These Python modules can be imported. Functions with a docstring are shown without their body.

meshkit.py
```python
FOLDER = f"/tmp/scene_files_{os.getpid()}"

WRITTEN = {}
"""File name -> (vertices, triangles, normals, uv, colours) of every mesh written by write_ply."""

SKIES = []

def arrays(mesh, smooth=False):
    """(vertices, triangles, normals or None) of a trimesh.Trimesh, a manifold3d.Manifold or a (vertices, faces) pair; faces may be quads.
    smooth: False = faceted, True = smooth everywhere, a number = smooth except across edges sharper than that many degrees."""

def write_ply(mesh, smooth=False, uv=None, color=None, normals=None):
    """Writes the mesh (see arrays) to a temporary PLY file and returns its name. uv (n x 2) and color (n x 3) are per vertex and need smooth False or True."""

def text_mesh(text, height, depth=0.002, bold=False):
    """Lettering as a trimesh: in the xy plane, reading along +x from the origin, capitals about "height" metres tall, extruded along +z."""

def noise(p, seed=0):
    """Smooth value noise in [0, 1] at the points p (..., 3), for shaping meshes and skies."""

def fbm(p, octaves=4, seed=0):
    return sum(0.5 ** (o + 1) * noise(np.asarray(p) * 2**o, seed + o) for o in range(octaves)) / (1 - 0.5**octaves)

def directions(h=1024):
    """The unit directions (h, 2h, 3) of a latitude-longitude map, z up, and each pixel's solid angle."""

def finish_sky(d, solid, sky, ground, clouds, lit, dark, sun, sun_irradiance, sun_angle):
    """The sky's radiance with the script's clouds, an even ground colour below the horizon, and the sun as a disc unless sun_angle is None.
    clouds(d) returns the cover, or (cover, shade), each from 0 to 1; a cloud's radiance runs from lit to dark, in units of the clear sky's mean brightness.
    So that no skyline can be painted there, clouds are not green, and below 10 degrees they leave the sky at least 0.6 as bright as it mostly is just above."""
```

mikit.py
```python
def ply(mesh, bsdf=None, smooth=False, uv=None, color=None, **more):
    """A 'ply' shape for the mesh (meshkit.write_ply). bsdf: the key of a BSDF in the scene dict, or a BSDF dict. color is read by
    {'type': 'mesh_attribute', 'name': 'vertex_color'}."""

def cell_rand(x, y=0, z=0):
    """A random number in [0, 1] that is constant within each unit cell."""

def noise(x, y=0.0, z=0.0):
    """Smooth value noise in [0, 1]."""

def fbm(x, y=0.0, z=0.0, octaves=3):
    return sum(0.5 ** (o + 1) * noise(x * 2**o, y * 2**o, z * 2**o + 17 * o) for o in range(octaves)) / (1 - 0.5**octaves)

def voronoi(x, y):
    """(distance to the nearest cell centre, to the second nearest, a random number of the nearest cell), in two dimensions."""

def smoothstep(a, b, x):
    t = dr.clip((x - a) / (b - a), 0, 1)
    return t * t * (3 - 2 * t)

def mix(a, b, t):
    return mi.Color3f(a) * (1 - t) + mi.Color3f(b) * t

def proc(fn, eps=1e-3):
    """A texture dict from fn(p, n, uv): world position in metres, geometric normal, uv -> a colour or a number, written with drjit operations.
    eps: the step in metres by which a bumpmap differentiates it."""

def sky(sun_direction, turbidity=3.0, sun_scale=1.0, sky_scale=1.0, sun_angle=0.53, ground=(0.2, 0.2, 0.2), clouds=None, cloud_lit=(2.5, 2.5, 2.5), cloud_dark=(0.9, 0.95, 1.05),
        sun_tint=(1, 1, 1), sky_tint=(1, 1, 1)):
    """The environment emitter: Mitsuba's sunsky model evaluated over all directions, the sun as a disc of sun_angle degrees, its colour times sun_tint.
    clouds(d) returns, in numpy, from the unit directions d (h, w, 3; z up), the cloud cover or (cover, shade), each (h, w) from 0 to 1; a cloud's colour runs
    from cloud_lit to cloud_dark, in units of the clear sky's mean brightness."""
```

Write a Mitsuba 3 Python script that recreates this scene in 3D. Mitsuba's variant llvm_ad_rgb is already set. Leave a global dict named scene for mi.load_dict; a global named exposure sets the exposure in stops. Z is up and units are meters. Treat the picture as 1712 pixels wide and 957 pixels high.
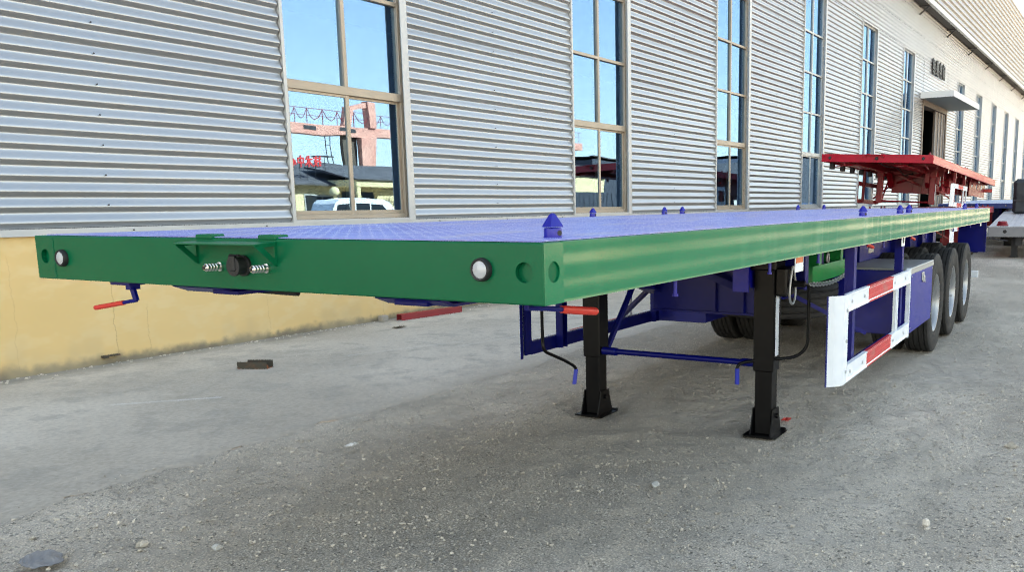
import math, random
import numpy as np, trimesh, manifold3d as m3
from shapely.geometry import Polygon
import drjit as dr
import mitsuba as mi
import mikit, meshkit
from mikit import proc, noise, fbm, voronoi, smoothstep, mix, cell_rand

T = mi.ScalarTransform4f
scene, labels = {}, {}
rng = np.random.default_rng(7)

# ------------------------------------------------------------------ camera, sky, exposure
CAM = dict(c=(-1.9609, -1.3003, 1.5788), yaw=0.4959, pitch=-0.158, roll=-0.0098, f=1425.4, ppx=182.6, ppy=91.4)


def camera():
    cy, sy = math.cos(CAM['yaw']), math.sin(CAM['yaw'])
    cp, sp = math.cos(CAM['pitch']), math.sin(CAM['pitch'])
    f = np.array([cp * cy, cp * sy, sp]); r = np.array([sy, -cy, 0]); u = np.cross(r, f)
    u2 = -math.sin(CAM['roll']) * r + math.cos(CAM['roll']) * u
    c = np.array(CAM['c'])
    return {'type': 'perspective', 'fov': math.degrees(2 * math.atan(856 / CAM['f'])), 'fov_axis': 'x',
            'near_clip': 0.05, 'far_clip': 3000.0,
            'principal_point_offset_x': -CAM['ppx'] / 1712, 'principal_point_offset_y': -CAM['ppy'] / 957,
            'to_world': T().look_at(origin=c.tolist(), target=(c + f).tolist(), up=u2.tolist())}


scene['camera'] = camera()
SUN = (0.30, 0.74, 0.60)
scene['daylight'] = mikit.sky(SUN, turbidity=3.0, ground=(0.25, 0.24, 0.22), sky_tint=(1.50, 1.04, 0.70), sun_tint=(1.0, 0.97, 0.92))
exposure = 4.45


# ------------------------------------------------------------------ materials
def rgb(c):
    return {'type': 'rgb', 'value': list(c)}


def mat(key, base, rough=0.5, metal=0.0, spec=0.5, coat=0.0, coat_gloss=0.9, bump=None, bscale=0.001, two=False, **more):
    d = {'type': 'principled', 'base_color': base if isinstance(base, dict) else rgb(base), 'metallic': metal,
         'specular': spec, 'roughness': rough if isinstance(rough, dict) else float(rough), **more}
    if coat:
        d['clearcoat'] = coat; d['clearcoat_gloss'] = coat_gloss
    if bump is not None:
        d = {'type': 'bumpmap', 'arbitrary': bump, 'scale': bscale, 'bsdf': d}
    d = {'type': 'twosided', 'bsdf': d}
    scene[key] = d


def paint(c, dust=(0.30, 0.28, 0.25), amount=0.10, var=0.12, k=3.0):
    """painted steel: slight tone changes and a film of road dust on faces that look up"""
    def fn(p, n, uv):
        a = fbm(p.x * k, p.y * k, p.z * k, 3)
        b = fbm(p.x * 14 + 5, p.y * 14, p.z * 14, 2)
        col = mi.Color3f(c) * (1 - var + 2 * var * a)
        d = amount * (0.35 + 0.65 * smoothstep(0.45, 0.75, b)) * (0.35 + 0.65 * dr.maximum(n.z, 0))
        return mix(col, dust, d)
    return proc(fn)


GREEN, BLUE, RED = (0.0, 0.105, 0.041), (0.0004, 0.0030, 0.135), (0.37, 0.0, 0.020)
mat('green_paint', paint(GREEN, amount=0.008), 0.34, spec=0.2, coat=0.08)


def green_side(p, n, uv):
    # the rail paint: lighter than the front to hold this side's brighter light; streaky, slightly chalked; long faint brush marks along the rail
    s = fbm(p.x * 0.9, p.z * 34, 3.0, 3)
    t = fbm(p.x * 7.0, p.z * 3.0, 9.0, 3)
    drip = smoothstep(0.60, 0.78, fbm(p.x * 16, p.z * 1.3, 2.0, 2)) * smoothstep(1.0, 6.0, p.x)
    col = mix((0.002, 0.155, 0.060), (0.010, 0.21, 0.09), 0.35 * s)
    col = mix(col, (0.16, 0.32, 0.17), 0.14 * smoothstep(0.5, 0.8, t))
    return mix(col, (0.22, 0.40, 0.26), 0.35 * drip)


mat('green_rail_paint', proc(green_side), proc(lambda p, n, uv: 0.16 + 0.08 * fbm(p.x * 2, p.z * 6, 1.0, 2)), spec=0.75, coat=0.5)
mat('shaded_blue_paint', paint(BLUE, amount=0.006), 0.34, spec=0.25, coat=0.12)  # frame blue darkened to hold the shade under the deck
mat('bright_blue_paint', paint((0.003, 0.004, 0.26), amount=0.01), 0.35, spec=0.4, coat=0.3)
mat('tray_paint', paint((0.008, 0.20, 0.035), amount=0.04), 0.25, spec=0.6, coat=0.6)
mat('box_paint', paint((0.006, 0.009, 0.22), amount=0.04), 0.30, spec=0.5, coat=0.4)  # the same blue, lightened for boxes that catch the sky
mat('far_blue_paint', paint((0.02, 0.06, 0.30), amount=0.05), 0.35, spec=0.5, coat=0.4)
mat('red_paint', paint(RED, amount=0.01), 0.34, spec=0.25, coat=0.1)
mat('dark_red_paint', paint((0.20, 0.003, 0.012), amount=0.02), 0.35, spec=0.4, coat=0.3)
mat('red_grip', (0.55, 0.035, 0.02), 0.4)
mat('blue_grip', (0.02, 0.035, 0.45), 0.45)
def honeycomb(p, n, uv):
    # retro-reflective sheeting: pale seams between hexagon rows
    u, v = p.x * 38, p.z * 22
    r = dr.floor(v); u = u + 0.5 * (r - 2 * dr.floor(r * 0.5))
    e = dr.minimum(dr.abs(u - dr.floor(u) - 0.5), dr.abs(v - r - 0.5))
    col = mix((0.50, 0.030, 0.032), (0.60, 0.10, 0.09), 1 - smoothstep(0.03, 0.09, e))
    return mix(col, (0.33, 0.20, 0.17), 0.35 * smoothstep(0.5, 0.75, fbm(p.x * 6, p.z * 14, 3.0, 3)))


mat('white_paint', paint((0.72, 0.76, 0.81), amount=0.16, var=0.05), 0.35, coat=0.3)
mat('reflective_red', proc(honeycomb), 0.35, coat=0.4)
mat('black_paint', paint((0.0032, 0.0032, 0.0040), amount=0.002), 0.34, spec=0.2, coat=0.08)
mat('grey_paint', paint((0.20, 0.20, 0.21), amount=0.2), 0.55)
mat('grey_deck', proc(lambda p, n, uv: mix((0.34, 0.34, 0.36), (0.46, 0.45, 0.45), fbm(p.x * 1.5, p.y * 9, 0.0, 3))), 0.55)
mat('dark_steel', (0.035, 0.035, 0.04), 0.5, metal=0.3)
mat('zinc', (0.72, 0.70, 0.66), 0.22, metal=1.0)
mat('galvanised', (0.42, 0.43, 0.43), 0.42, metal=0.5)
mat('rim_silver', (0.36, 0.37, 0.385), 0.36, metal=0.6)
mat('rubber', proc(lambda p, n, uv: mix((0.014, 0.014, 0.015), (0.055, 0.053, 0.051), 0.75 * fbm(p.x * 9, p.y * 9, p.z * 9, 3))), 0.75, spec=0.3)
mat('black_rubber', (0.012, 0.012, 0.013), 0.55)
mat('tag_orange', (0.60, 0.16, 0.05), 0.4)
mat('rust', proc(lambda p, n, uv: mix((0.055, 0.048, 0.035), (0.15, 0.065, 0.03), smoothstep(0.55, 0.85, fbm(p.x * 22, p.y * 22, p.z * 22, 3)))), 0.8)
mat('fresh_rust', proc(lambda p, n, uv: mix((0.30, 0.09, 0.03), (0.16, 0.05, 0.02), fbm(p.x * 40, p.y * 40, p.z * 40, 2))), 0.85)
mat('faded_red', proc(lambda p, n, uv: mix((0.30, 0.025, 0.035), (0.22, 0.03, 0.03), fbm(p.x * 5, p.y * 5, p.z * 9, 3))), 0.5)
mat('paper', (0.75, 0.75, 0.74), 0.8)
mat('tarp', proc(lambda p, n, uv: mix((0.012, 0.016, 0.020), (0.03, 0.034, 0.04), fbm(p.x * 4, p.y * 4, p.z * 4, 3))), 0.55)
mat('lens', (0.42, 0.43, 0.45), 0.12, spec=0.8, coat=1.0)


def tread(p, n, uv):
    # tear-drop chequer plate: short raised lozenges in alternating directions
    k = 1 / 0.042
    a, b = (p.x + p.y) * k * 0.7071, (p.x - p.y) * k * 0.7071
    ia, ib = dr.floor(a), dr.floor(b)
    fa, fb = a - ia - 0.5, b - ib - 0.5
    odd = (ia + ib) - 2 * dr.floor((ia + ib) * 0.5)
    la, lb = dr.select(odd > 0.5, fa, fb), dr.select(odd > 0.5, fb, fa)
    e = dr.square(la / 0.46) + dr.square(lb / 0.17)
    return 1 - smoothstep(0.35, 1.0, e)


def deck_colour(p, n, uv):
    a = fbm(p.x * 1.3, p.y * 2.0, 0.0, 4)
    b = fbm(p.x * 11, p.y * 11, 4.0, 2)
    base = mix((0.135, 0.15, 0.47), (0.22, 0.245, 0.55), a)
    seam = (1 - smoothstep(0.002, 0.006, dr.abs(p.x - 2.06 * dr.floor(p.x / 2.06) - 1.03))) + (1 - smoothstep(0.002, 0.006, dr.abs(p.y - 1.25)))
    base = mix(base, (0.05, 0.045, 0.20), 0.7 * dr.clip(seam, 0, 1))
    scuff = smoothstep(0.60, 0.72, fbm(p.x * 1.1 + p.y * 2.3, p.y * 7 - p.x * 2, 12.0, 3))
    base = mix(base, (0.33, 0.31, 0.40), 0.45 * scuff)
    return mix(base, (0.45, 0.47, 0.62), 0.50 * tread(p, n, uv) + 0.18 * smoothstep(0.5, 0.8, b))


mat('deck_paint', proc(deck_colour), 0.36, spec=0.5, coat=0.4, bump=proc(tread, 2e-3), bscale=0.0016)
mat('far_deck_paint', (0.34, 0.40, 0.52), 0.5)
mat('red_deck_paint', paint((0.33, 0.01, 0.015), amount=0.08), 0.45)


def cladding(p, n, uv):
    a = fbm(p.x * 0.35, p.z * 0.9, 1.0, 3)
    b = fbm(p.x * 2.2, p.z * 16, 7.0, 3)
    c = fbm(p.x * 9, p.z * 1.1, 3.0, 2)
    col = mix((0.375, 0.388, 0.405), (0.452, 0.466, 0.482), a)
    return mix(col, (0.42, 0.41, 0.38), 0.14 * smoothstep(0.5, 0.85, b) + 0.14 * smoothstep(0.62, 0.85, c))


mat('cladding_metal', proc(cladding), 0.34, metal=0.75, spec=0.5, two=True)
mat('upper_cladding', proc(lambda p, n, uv: mix((0.29, 0.295, 0.305), (0.34, 0.342, 0.348), fbm(p.x * 0.3, p.z * 3, 0.0, 3))), 0.38, metal=0.6, two=True)
mat('trim_metal', proc(lambda p, n, uv: mix((0.42, 0.43, 0.44), (0.52, 0.52, 0.51), fbm(p.x * 3, p.y * 3, p.z * 1.5, 3))), 0.45, metal=0.3)
mat('dark_soffit', (0.06, 0.058, 0.055), 0.7)
mat('bronze_frame', proc(lambda p, n, uv: mix((0.33, 0.27, 0.20), (0.40, 0.34, 0.27), fbm(p.x * 4, p.y * 4, p.z * 2, 3))), 0.42, metal=0.25)
mat('grey_frame', (0.42, 0.43, 0.42), 0.45, metal=0.25)
mat('interior_wall', (0.07, 0.08, 0.10), 0.9, two=True)
mat('door_brown', (0.15, 0.12, 0.10), 0.6)
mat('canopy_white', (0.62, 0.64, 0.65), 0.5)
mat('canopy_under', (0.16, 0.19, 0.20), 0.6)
mat('letter_black', (0.012, 0.012, 0.013), 0.5)
scene['window_glass'] = {'type': 'thindielectric', 'int_ior': 3.4, 'ext_ior': 1.0, 'specular_reflectance': rgb((0.35, 0.57, 0.88)), 'specular_transmittance': rgb((0.35, 0.48, 0.52))}


def plinth(p, n, uv):
    a = fbm(p.x * 0.8, p.z * 1.6, 2.0, 4)
    b = fbm(p.x * 5, p.z * 9, 8.0, 4)
    col = mix((0.665, 0.465, 0.20), (0.72, 0.525, 0.25), a)
    col = mix(col, (0.76, 0.61, 0.36), 0.3 * smoothstep(0.45, 0.8, b))
    # hairline cracks running down the render, each at its own place
    def crack(x0, seed, top):
        w = x0 + 0.05 * (fbm(p.z * 6.0, seed, 0.0, 3) - 0.5) + 0.012 * (noise(p.z * 34, seed) - 0.5)
        return (1 - smoothstep(0.001, 0.0055, dr.abs(p.x - w))) * (1 - smoothstep(top - 0.1, top, p.z))
    cr = crack(3.27, 1.0, 0.95) + 0.7 * crack(3.62, 5.0, 0.62) + 0.8 * crack(6.95, 9.0, 0.8) + 0.4 * crack(5.1, 13.0, 0.6) + 0.4 * crack(2.35, 17.0, 1.2)
    col = mix(col, (0.18, 0.13, 0.07), dr.clip(0.36 * cr, 0, 1))
    # splash dirt and broken render along the foot
    foot = 1 - smoothstep(0.015, 0.07 + 0.13 * fbm(p.x * 2.3, 4.0, 0.0, 3), p.z + 0.07 * (fbm(p.x * 14, p.z * 14, 0.0, 3) - 0.5))
    col = mix(col, (0.17, 0.155, 0.125), 0.9 * foot)
    grime = (1 - smoothstep(0.05, 0.5, p.z)) * smoothstep(0.4, 0.7, fbm(p.x * 3, p.z * 1.2, 5.0, 3))
    return mix(col, (0.50, 0.40, 0.24), 0.4 * grime)


mat('yellow_render', proc(plinth), 0.85, spec=0.2, bump=proc(lambda p, n, uv: fbm(p.x * 26, p.z * 26, 0.0, 3) + 2 * fbm(p.x * 3, p.z * 3, 0.0, 2)), bscale=0.004)


def apron_colour(p, n, uv):
    a = fbm(p.x * 0.7, p.y * 0.7, 1.0, 4)
    b = fbm(p.x * 5, p.y * 5, 2.0, 4)
    c = fbm(p.x * 45, p.y * 45, 3.0, 2)
    col = mix((0.36, 0.322, 0.27), (0.455, 0.41, 0.35), smoothstep(0.25, 0.75, a))
    col = mix(col, (0.28, 0.260, 0.228), 0.5 * smoothstep(0.52, 0.75, b))
    col = col * (0.86 + 0.28 * c)
    def scratch(x0, y0, x1, y1, w):
        dx, dy = x1 - x0, y1 - y0
        L2 = dx * dx + dy * dy
        t = dr.clip(((p.x - x0) * dx + (p.y - y0) * dy) / L2, 0, 1)
        d = dr.sqrt(dr.square(p.x - x0 - t * dx) + dr.square(p.y - y0 - t * dy))
        return (1 - smoothstep(0.3 * w, w, d)) * (0.4 + 0.6 * noise(p.x * 30, p.y * 30))
    s = scratch(2.05, 5.60, 2.62, 5.05, 0.035) + 0.6 * scratch(4.6, 5.6, 5.9, 5.1, 0.03) + 0.5 * scratch(5.6, 4.9, 7.2, 4.6, 0.03) + 0.5 * scratch(3.6, 5.2, 4.3, 5.0, 0.02)
    col = mix(col, (0.52, 0.51, 0.49), dr.clip(0.7 * s, 0, 1))
    # grit trodden in from the gravel side, dirt swept against the wall
    edge = 1 - smoothstep(3.50, 4.05, p.y + 0.35 * (fbm(p.x * 2.2, p.y * 2.2, 6.0, 3) - 0.5))
    col = mix(col, mix((0.30, 0.272, 0.23), (0.44, 0.40, 0.345), c), 0.7 * edge)
    wy = 7.62 - 0.0486 * p.x
    foot = smoothstep(-0.45, 0.0, p.y - wy + 0.35 * (fbm(p.x * 4, p.y * 4, 7.0, 3) - 0.5))
    return mix(col, (0.15, 0.142, 0.125), 0.6 * foot)


mat('concrete', proc(apron_colour), 0.85, spec=0.25, bump=proc(lambda p, n, uv: fbm(p.x * 60, p.y * 60, 0.0, 2) + 1.5 * fbm(p.x * 7, p.y * 7, 0.0, 3)), bscale=0.004)


def gravel_colour(p, n, uv):
    a = fbm(p.x * 0.45, p.y * 0.6, 1.0, 4)
    b = fbm(p.x * 3.5, p.y * 6.0, 2.0, 4)
    d1, d2, r = voronoi(p.x * 42, p.y * 42)
    e1, e2, q = voronoi(p.x * 95 + 7, p.y * 95)
    col = mix((0.45, 0.398, 0.328), (0.62, 0.553, 0.465), smoothstep(0.3, 0.7, a))
    col = mix(col, (0.30, 0.270, 0.228), 0.36 * smoothstep(0.5, 0.75, b))
    peb = smoothstep(0.5, 0.58, r) * (1 - smoothstep(0.25, 0.42, d1))
    col = mix(col, mix((0.13, 0.118, 0.10), (0.72, 0.67, 0.59), q), 0.8 * peb)
    return col * (0.66 + 0.62 * q * (1 - smoothstep(0.25, 0.6, e1)) + 0.12 * r)


def gravel_bump(p, n, uv):
    d1, d2, r = voronoi(p.x * 42, p.y * 42)
    e1, e2, q = voronoi(p.x * 95 + 7, p.y * 95)
    return smoothstep(0.5, 0.65, r) * (1 - smoothstep(0.15, 0.45, d1)) + 0.5 * q * (1 - smoothstep(0.2, 0.55, e1)) + 0.8 * fbm(p.x * 14, p.y * 14, 0.0, 3)


mat('gravel_dirt', proc(gravel_colour), 0.9, spec=0.2, bump=proc(gravel_bump, 2e-3), bscale=0.014)
mat('grey_stone', proc(lambda p, n, uv: mix((0.20, 0.178, 0.145), (0.74, 0.67, 0.57), cell_rand(p.x * 18, p.y * 18, 0) * 0.7 + 0.3 * fbm(p.x * 60, p.y * 60, p.z * 60, 2))), 0.9, spec=0.2)
mat('pale_stone', proc(lambda p, n, uv: mix((0.32, 0.32, 0.30), (0.52, 0.51, 0.49), fbm(p.x * 50, p.y * 50, p.z * 50, 3))), 0.9, spec=0.2)
# the other side of the yard
mat('yellow_wall', (0.62, 0.54, 0.31), 0.9)
mat('roof_tile', proc(lambda p, n, uv: mix((0.045, 0.045, 0.05), (0.10, 0.10, 0.11), fbm(p.x * 1.5, p.y * 1.5, p.z * 6, 3))), 0.8)
mat('crane_pink', proc(lambda p, n, uv: mix((0.50, 0.20, 0.15), (0.62, 0.36, 0.28), fbm(p.x * 0.8, p.y * 2, p.z * 0.8, 3))), 0.6)
mat('sign_red', (0.55, 0.03, 0.03), 0.5)
mat('workshop_dark', proc(lambda p, n, uv: mix((0.020, 0.028, 0.045), (0.035, 0.045, 0.065), fbm(p.x * 0.6, p.z, 0.0, 3))), 0.6)
mat('van_white', (0.72, 0.74, 0.75), 0.3, coat=0.6)
mat('dark_glass', (0.02, 0.025, 0.03), 0.08, spec=0.8)
mat('bark', (0.09, 0.075, 0.06), 0.9)


# ------------------------------------------------------------------ mesh helpers
def cat(*ms):
    return trimesh.util.concatenate([m for m in ms if m is not None])


def box(x0, x1, y0, y1, z0, z1, b=0.0):
    lo, hi = np.minimum([x0, y0, z0], [x1, y1, z1]), np.maximum([x0, y0, z0], [x1, y1, z1])
    if b <= 0:
        m = trimesh.creation.box(bounds=[lo, hi]); return m
    b = min(b, 0.45 * (hi - lo).min())
    pts = []
    for sx in (0, 1):
        for sy in (0, 1):
            for sz in (0, 1):
                c = np.where([sx, sy, sz], hi, lo); s = np.where([sx, sy, sz], -1.0, 1.0) * b
                for k in range(3):
                    q = c + s; q[k] = c[k]; pts.append(q)
    return trimesh.convex.convex_hull(np.array(pts))


def frame_of(d):
    d = np.asarray(d, float) / np.linalg.norm(d)
    a = np.array([0, 0, 1.0]) if abs(d[2]) < 0.9 else np.array([1.0, 0, 0])
    u = np.cross(a, d); u /= np.linalg.norm(u)
    return d, u, np.cross(d, u)


def bar(p0, p1, w, h, up=None):
    """a rectangular bar from p0 to p1, w across and h along the other axis"""
    p0, p1 = np.asarray(p0, float), np.asarray(p1, float)
    d, u, v = frame_of(p1 - p0)
    m = trimesh.creation.box(extents=[np.linalg.norm(p1 - p0), w, h])
    M = np.eye(4); M[:3, 0], M[:3, 1], M[:3, 2], M[:3, 3] = d, u, v, (p0 + p1) / 2
    m.apply_transform(M); return m


def tube(path, r, sides=12, round_steps=0):
    p = np.asarray(path, float)
    if round_steps:
        q = [p[0]]
        for i in range(1, len(p) - 1):
            a, b, c = p[i - 1], p[i], p[i + 1]
            k = min(0.45, 0.06 / max(np.linalg.norm(b - a), 1e-6)); l = min(0.45, 0.06 / max(np.linalg.norm(c - b), 1e-6))
            s, e = b + (a - b) * k, b + (c - b) * l
            for t in np.linspace(0, 1, round_steps):
                q.append((1 - t) ** 2 * s + 2 * t * (1 - t) * b + t * t * e)
        q.append(p[-1]); p = np.array(q)
    t = np.gradient(p, axis=0); t /= np.linalg.norm(t, axis=1, keepdims=True)
    d, u, _ = frame_of(t[0])
    ring = np.arange(sides) * 2 * np.pi / sides
    V = []
    for i in range(len(p)):
        u = u - t[i] * (u @ t[i]); u /= np.linalg.norm(u); w = np.cross(t[i], u)
        rr = r[i] if np.ndim(r) else r
        V.append(p[i] + rr * (np.cos(ring)[:, None] * u + np.sin(ring)[:, None] * w))
    V = np.vstack(V + [p[:1], p[-1:]]); F = []; n = len(p)
    for i in range(n - 1):
        for j in range(sides):
            a, b = i * sides + j, i * sides + (j + 1) % sides
            F += [[a, b, b + sides], [a, b + sides, a + sides]]
    for j in range(sides):
        F.append([n * sides, (j + 1) % sides, j]); F.append([n * sides + 1, (n - 1) * sides + j, (n - 1) * sides + (j + 1) % sides])
    return trimesh.Trimesh(V, F, process=False)


def cyl(p0, p1, r, sides=24):
    return tube([p0, p1], r, sides)


def lathe(prof, axis='y', sides=32, at=(0, 0, 0)):
    """profile (radius, along) turned round an axis"""
    m = trimesh.creation.revolve(np.asarray(prof, float), sections=sides)
    if axis == 'y':
        m.apply_transform(trimesh.transformations.rotation_matrix(-math.pi / 2, [1, 0, 0]))
    elif axis == '-x':
        m.apply_transform(trimesh.transformations.rotation_matrix(-math.pi / 2, [0, 1, 0]))
    m.apply_translation(at); return m


def prism_xz(poly, y0, y1):
    """outline in x, z with thickness y0..y1"""
    m = trimesh.creation.extrude_polygon(poly if isinstance(poly, Polygon) else Polygon(poly), y1 - y0, engine='earcut')
    M = np.array([[1, 0, 0, 0], [0, 0, -1, y1], [0, 1, 0, 0], [0, 0, 0, 1.0]])
    m.apply_transform(M); return m


def prism_yz(poly, x0, x1):
    m = trimesh.creation.extrude_polygon(Polygon(poly), x1 - x0, engine='earcut')
    M = np.array([[0, 0, 1, x0], [1, 0, 0, 0], [0, 1, 0, 0], [0, 0, 0, 1.0]])
    m.apply_transform(M); return m


def sweep_x(poly, xs, warp=None):
    """a closed y, z outline swept along x with stations xs; warp(V) may displace the vertices"""
    q = np.asarray(poly, float); n = len(q); xs = np.asarray(xs, float)
    V = np.array([[x, a, b] for x in xs for a, b in q]); F = []
    for i in range(len(xs) - 1):
        for j in range(n):
            a, b = i * n + j, i * n + (j + 1) % n
            F += [[a, b, b + n], [a, b + n, a + n]]
    cv, cap = trimesh.creation.triangulate_polygon(Polygon(q), engine='earcut')
    at = len(V)
    V = np.vstack([V] + [np.column_stack([np.full(len(cv), x), cv]) for x in (xs[0], xs[-1])])
    F = np.vstack([F, cap[:, ::-1] + at, cap + at + len(cv)])
    if warp is not None:
        V = warp(V)
    m = trimesh.Trimesh(V, F, process=False); trimesh.repair.fix_normals(m); return m


def man(m):
    return m3.Manifold(m3.Mesh(np.asarray(m.vertices, np.float32), np.asarray(m.faces, np.uint32)))


def unman(M):
    k = M.to_mesh(); return trimesh.Trimesh(np.asarray(k.vert_properties)[:, :3], np.asarray(k.tri_verts), process=False)


def free_key(store, name):
    if name not in store:
        return name
    i = 1
    while f'{name}_{i:03d}' in store:
        i += 1
    return f'{name}_{i:03d}'


used = set()


def thing(name, label, category, group=None):
    k = free_key(used, name); used.add(k)
    labels[k] = {'label': label, 'category': category}
    if group:
        labels[k]['group'] = group
    return k


def put(name, mesh, bsdf, parent=None, smooth=False, M=None, **lab):
    k = free_key(used, f'{parent}__{name}' if parent else name); used.add(k)
    base = mesh if isinstance(mesh, dict) else mikit.ply(mesh, None, smooth)
    d = {**base, 'bsdf': {'type': 'ref', 'id': bsdf}}
    if M is not None:
        d['to_world'] = T(M)
    scene[k] = d
    if lab:
        labels[k] = lab
    return k


def single(name, label, category, mesh, bsdf, smooth=False, M=None, group=None):
    lab = {'label': label, 'category': category}
    if group:
        lab['group'] = group
    return put(name, mesh, bsdf, None, smooth, M, **lab)


# ------------------------------------------------------------------ ground
def axis(parts):
    out = []
    for a, b, s in parts:
        out.append(np.arange(a, b - 1e-9, s))
    out.append([parts[-1][1]]); return np.concatenate(out)


gx = axis([(-600, -60, 60), (-60, -8, 4), (-8, -1.5, 0.4), (-1.5, 9, 0.045), (9, 18, 0.12), (18, 40, 0.5), (40, 120, 5), (120, 900, 60)])
gy = axis([(-600, -60, 60), (-60, -8, 4), (-8, -2.2, 0.4), (-2.2, 3.7, 0.045), (3.7, 9, 0.3), (9, 60, 6), (60, 600, 60)])
X, Y = np.meshgrid(gx, gy, indexing='ij')
P = np.stack([X, Y, X * 0], -1)
near = np.clip(1 - np.maximum(np.abs(X - 6) - 9, 0) / 6, 0, 1) * np.clip(1 - np.maximum(np.abs(Y - 0.5) - 3.2, 0) / 2, 0, 1)
Z = -0.012 + near * (0.020 * (meshkit.fbm(P * [0.9, 1.3, 1], 3, 3) - 0.5) + 0.024 * (meshkit.fbm(P * 5.0, 3, 5) - 0.5) + 0.015 * (meshkit.noise(P * 17.0, 8) - 0.5))
# wheel ruts pressed along the length of the yard
for yc, w, dep in ((2.95, 0.22, 0.012), (1.15, 0.25, 0.010), (-0.75, 0.25, 0.010)):
    Z -= near * dep * np.exp(-((Y - yc - 0.06 * np.sin(X * 0.7)) / w) ** 2) * (0.7 + 0.6 * meshkit.noise(P * [9.0, 2.0, 1], 12))
Z = np.where(Y > 3.62, -0.05, Z)
ni, nj = X.shape
idx = np.arange(ni * nj).reshape(ni, nj)
q = np.stack([idx[:-1, :-1], idx[1:, :-1], idx[1:, 1:], idx[:-1, 1:]], -1).reshape(-1, 4)
put('gravel_ground', trimesh.Trimesh(np.stack([X, Y, Z], -1).reshape(-1, 3), np.vstack([q[:, :3], q[:, [0, 2, 3]]]), process=False), 'gravel_dirt', None, True, kind='structure', label='grey gravel and dirt ground of the yard')


mat('dark_sheet_colour', proc(lambda p, n, uv: mix((0.075, 0.073, 0.07), (0.13, 0.127, 0.12), fbm(p.x * 0.5, p.y * 0.9, 4.0, 4))), 0.9, spec=0.2)
put('asphalt_road', trimesh.Trimesh([[-300, -25, 0.004], [500, -25, 0.004], [500, -7.5, 0.004], [-300, -7.5, 0.004]], [[0, 1, 2], [0, 2, 3]], process=False), 'dark_sheet_colour', None, False, kind='structure', label='added dark ground sheet behind the viewer that cuts warm bounce light')  # unseen sheet added to cut warm ground bounce on the wall


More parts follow.
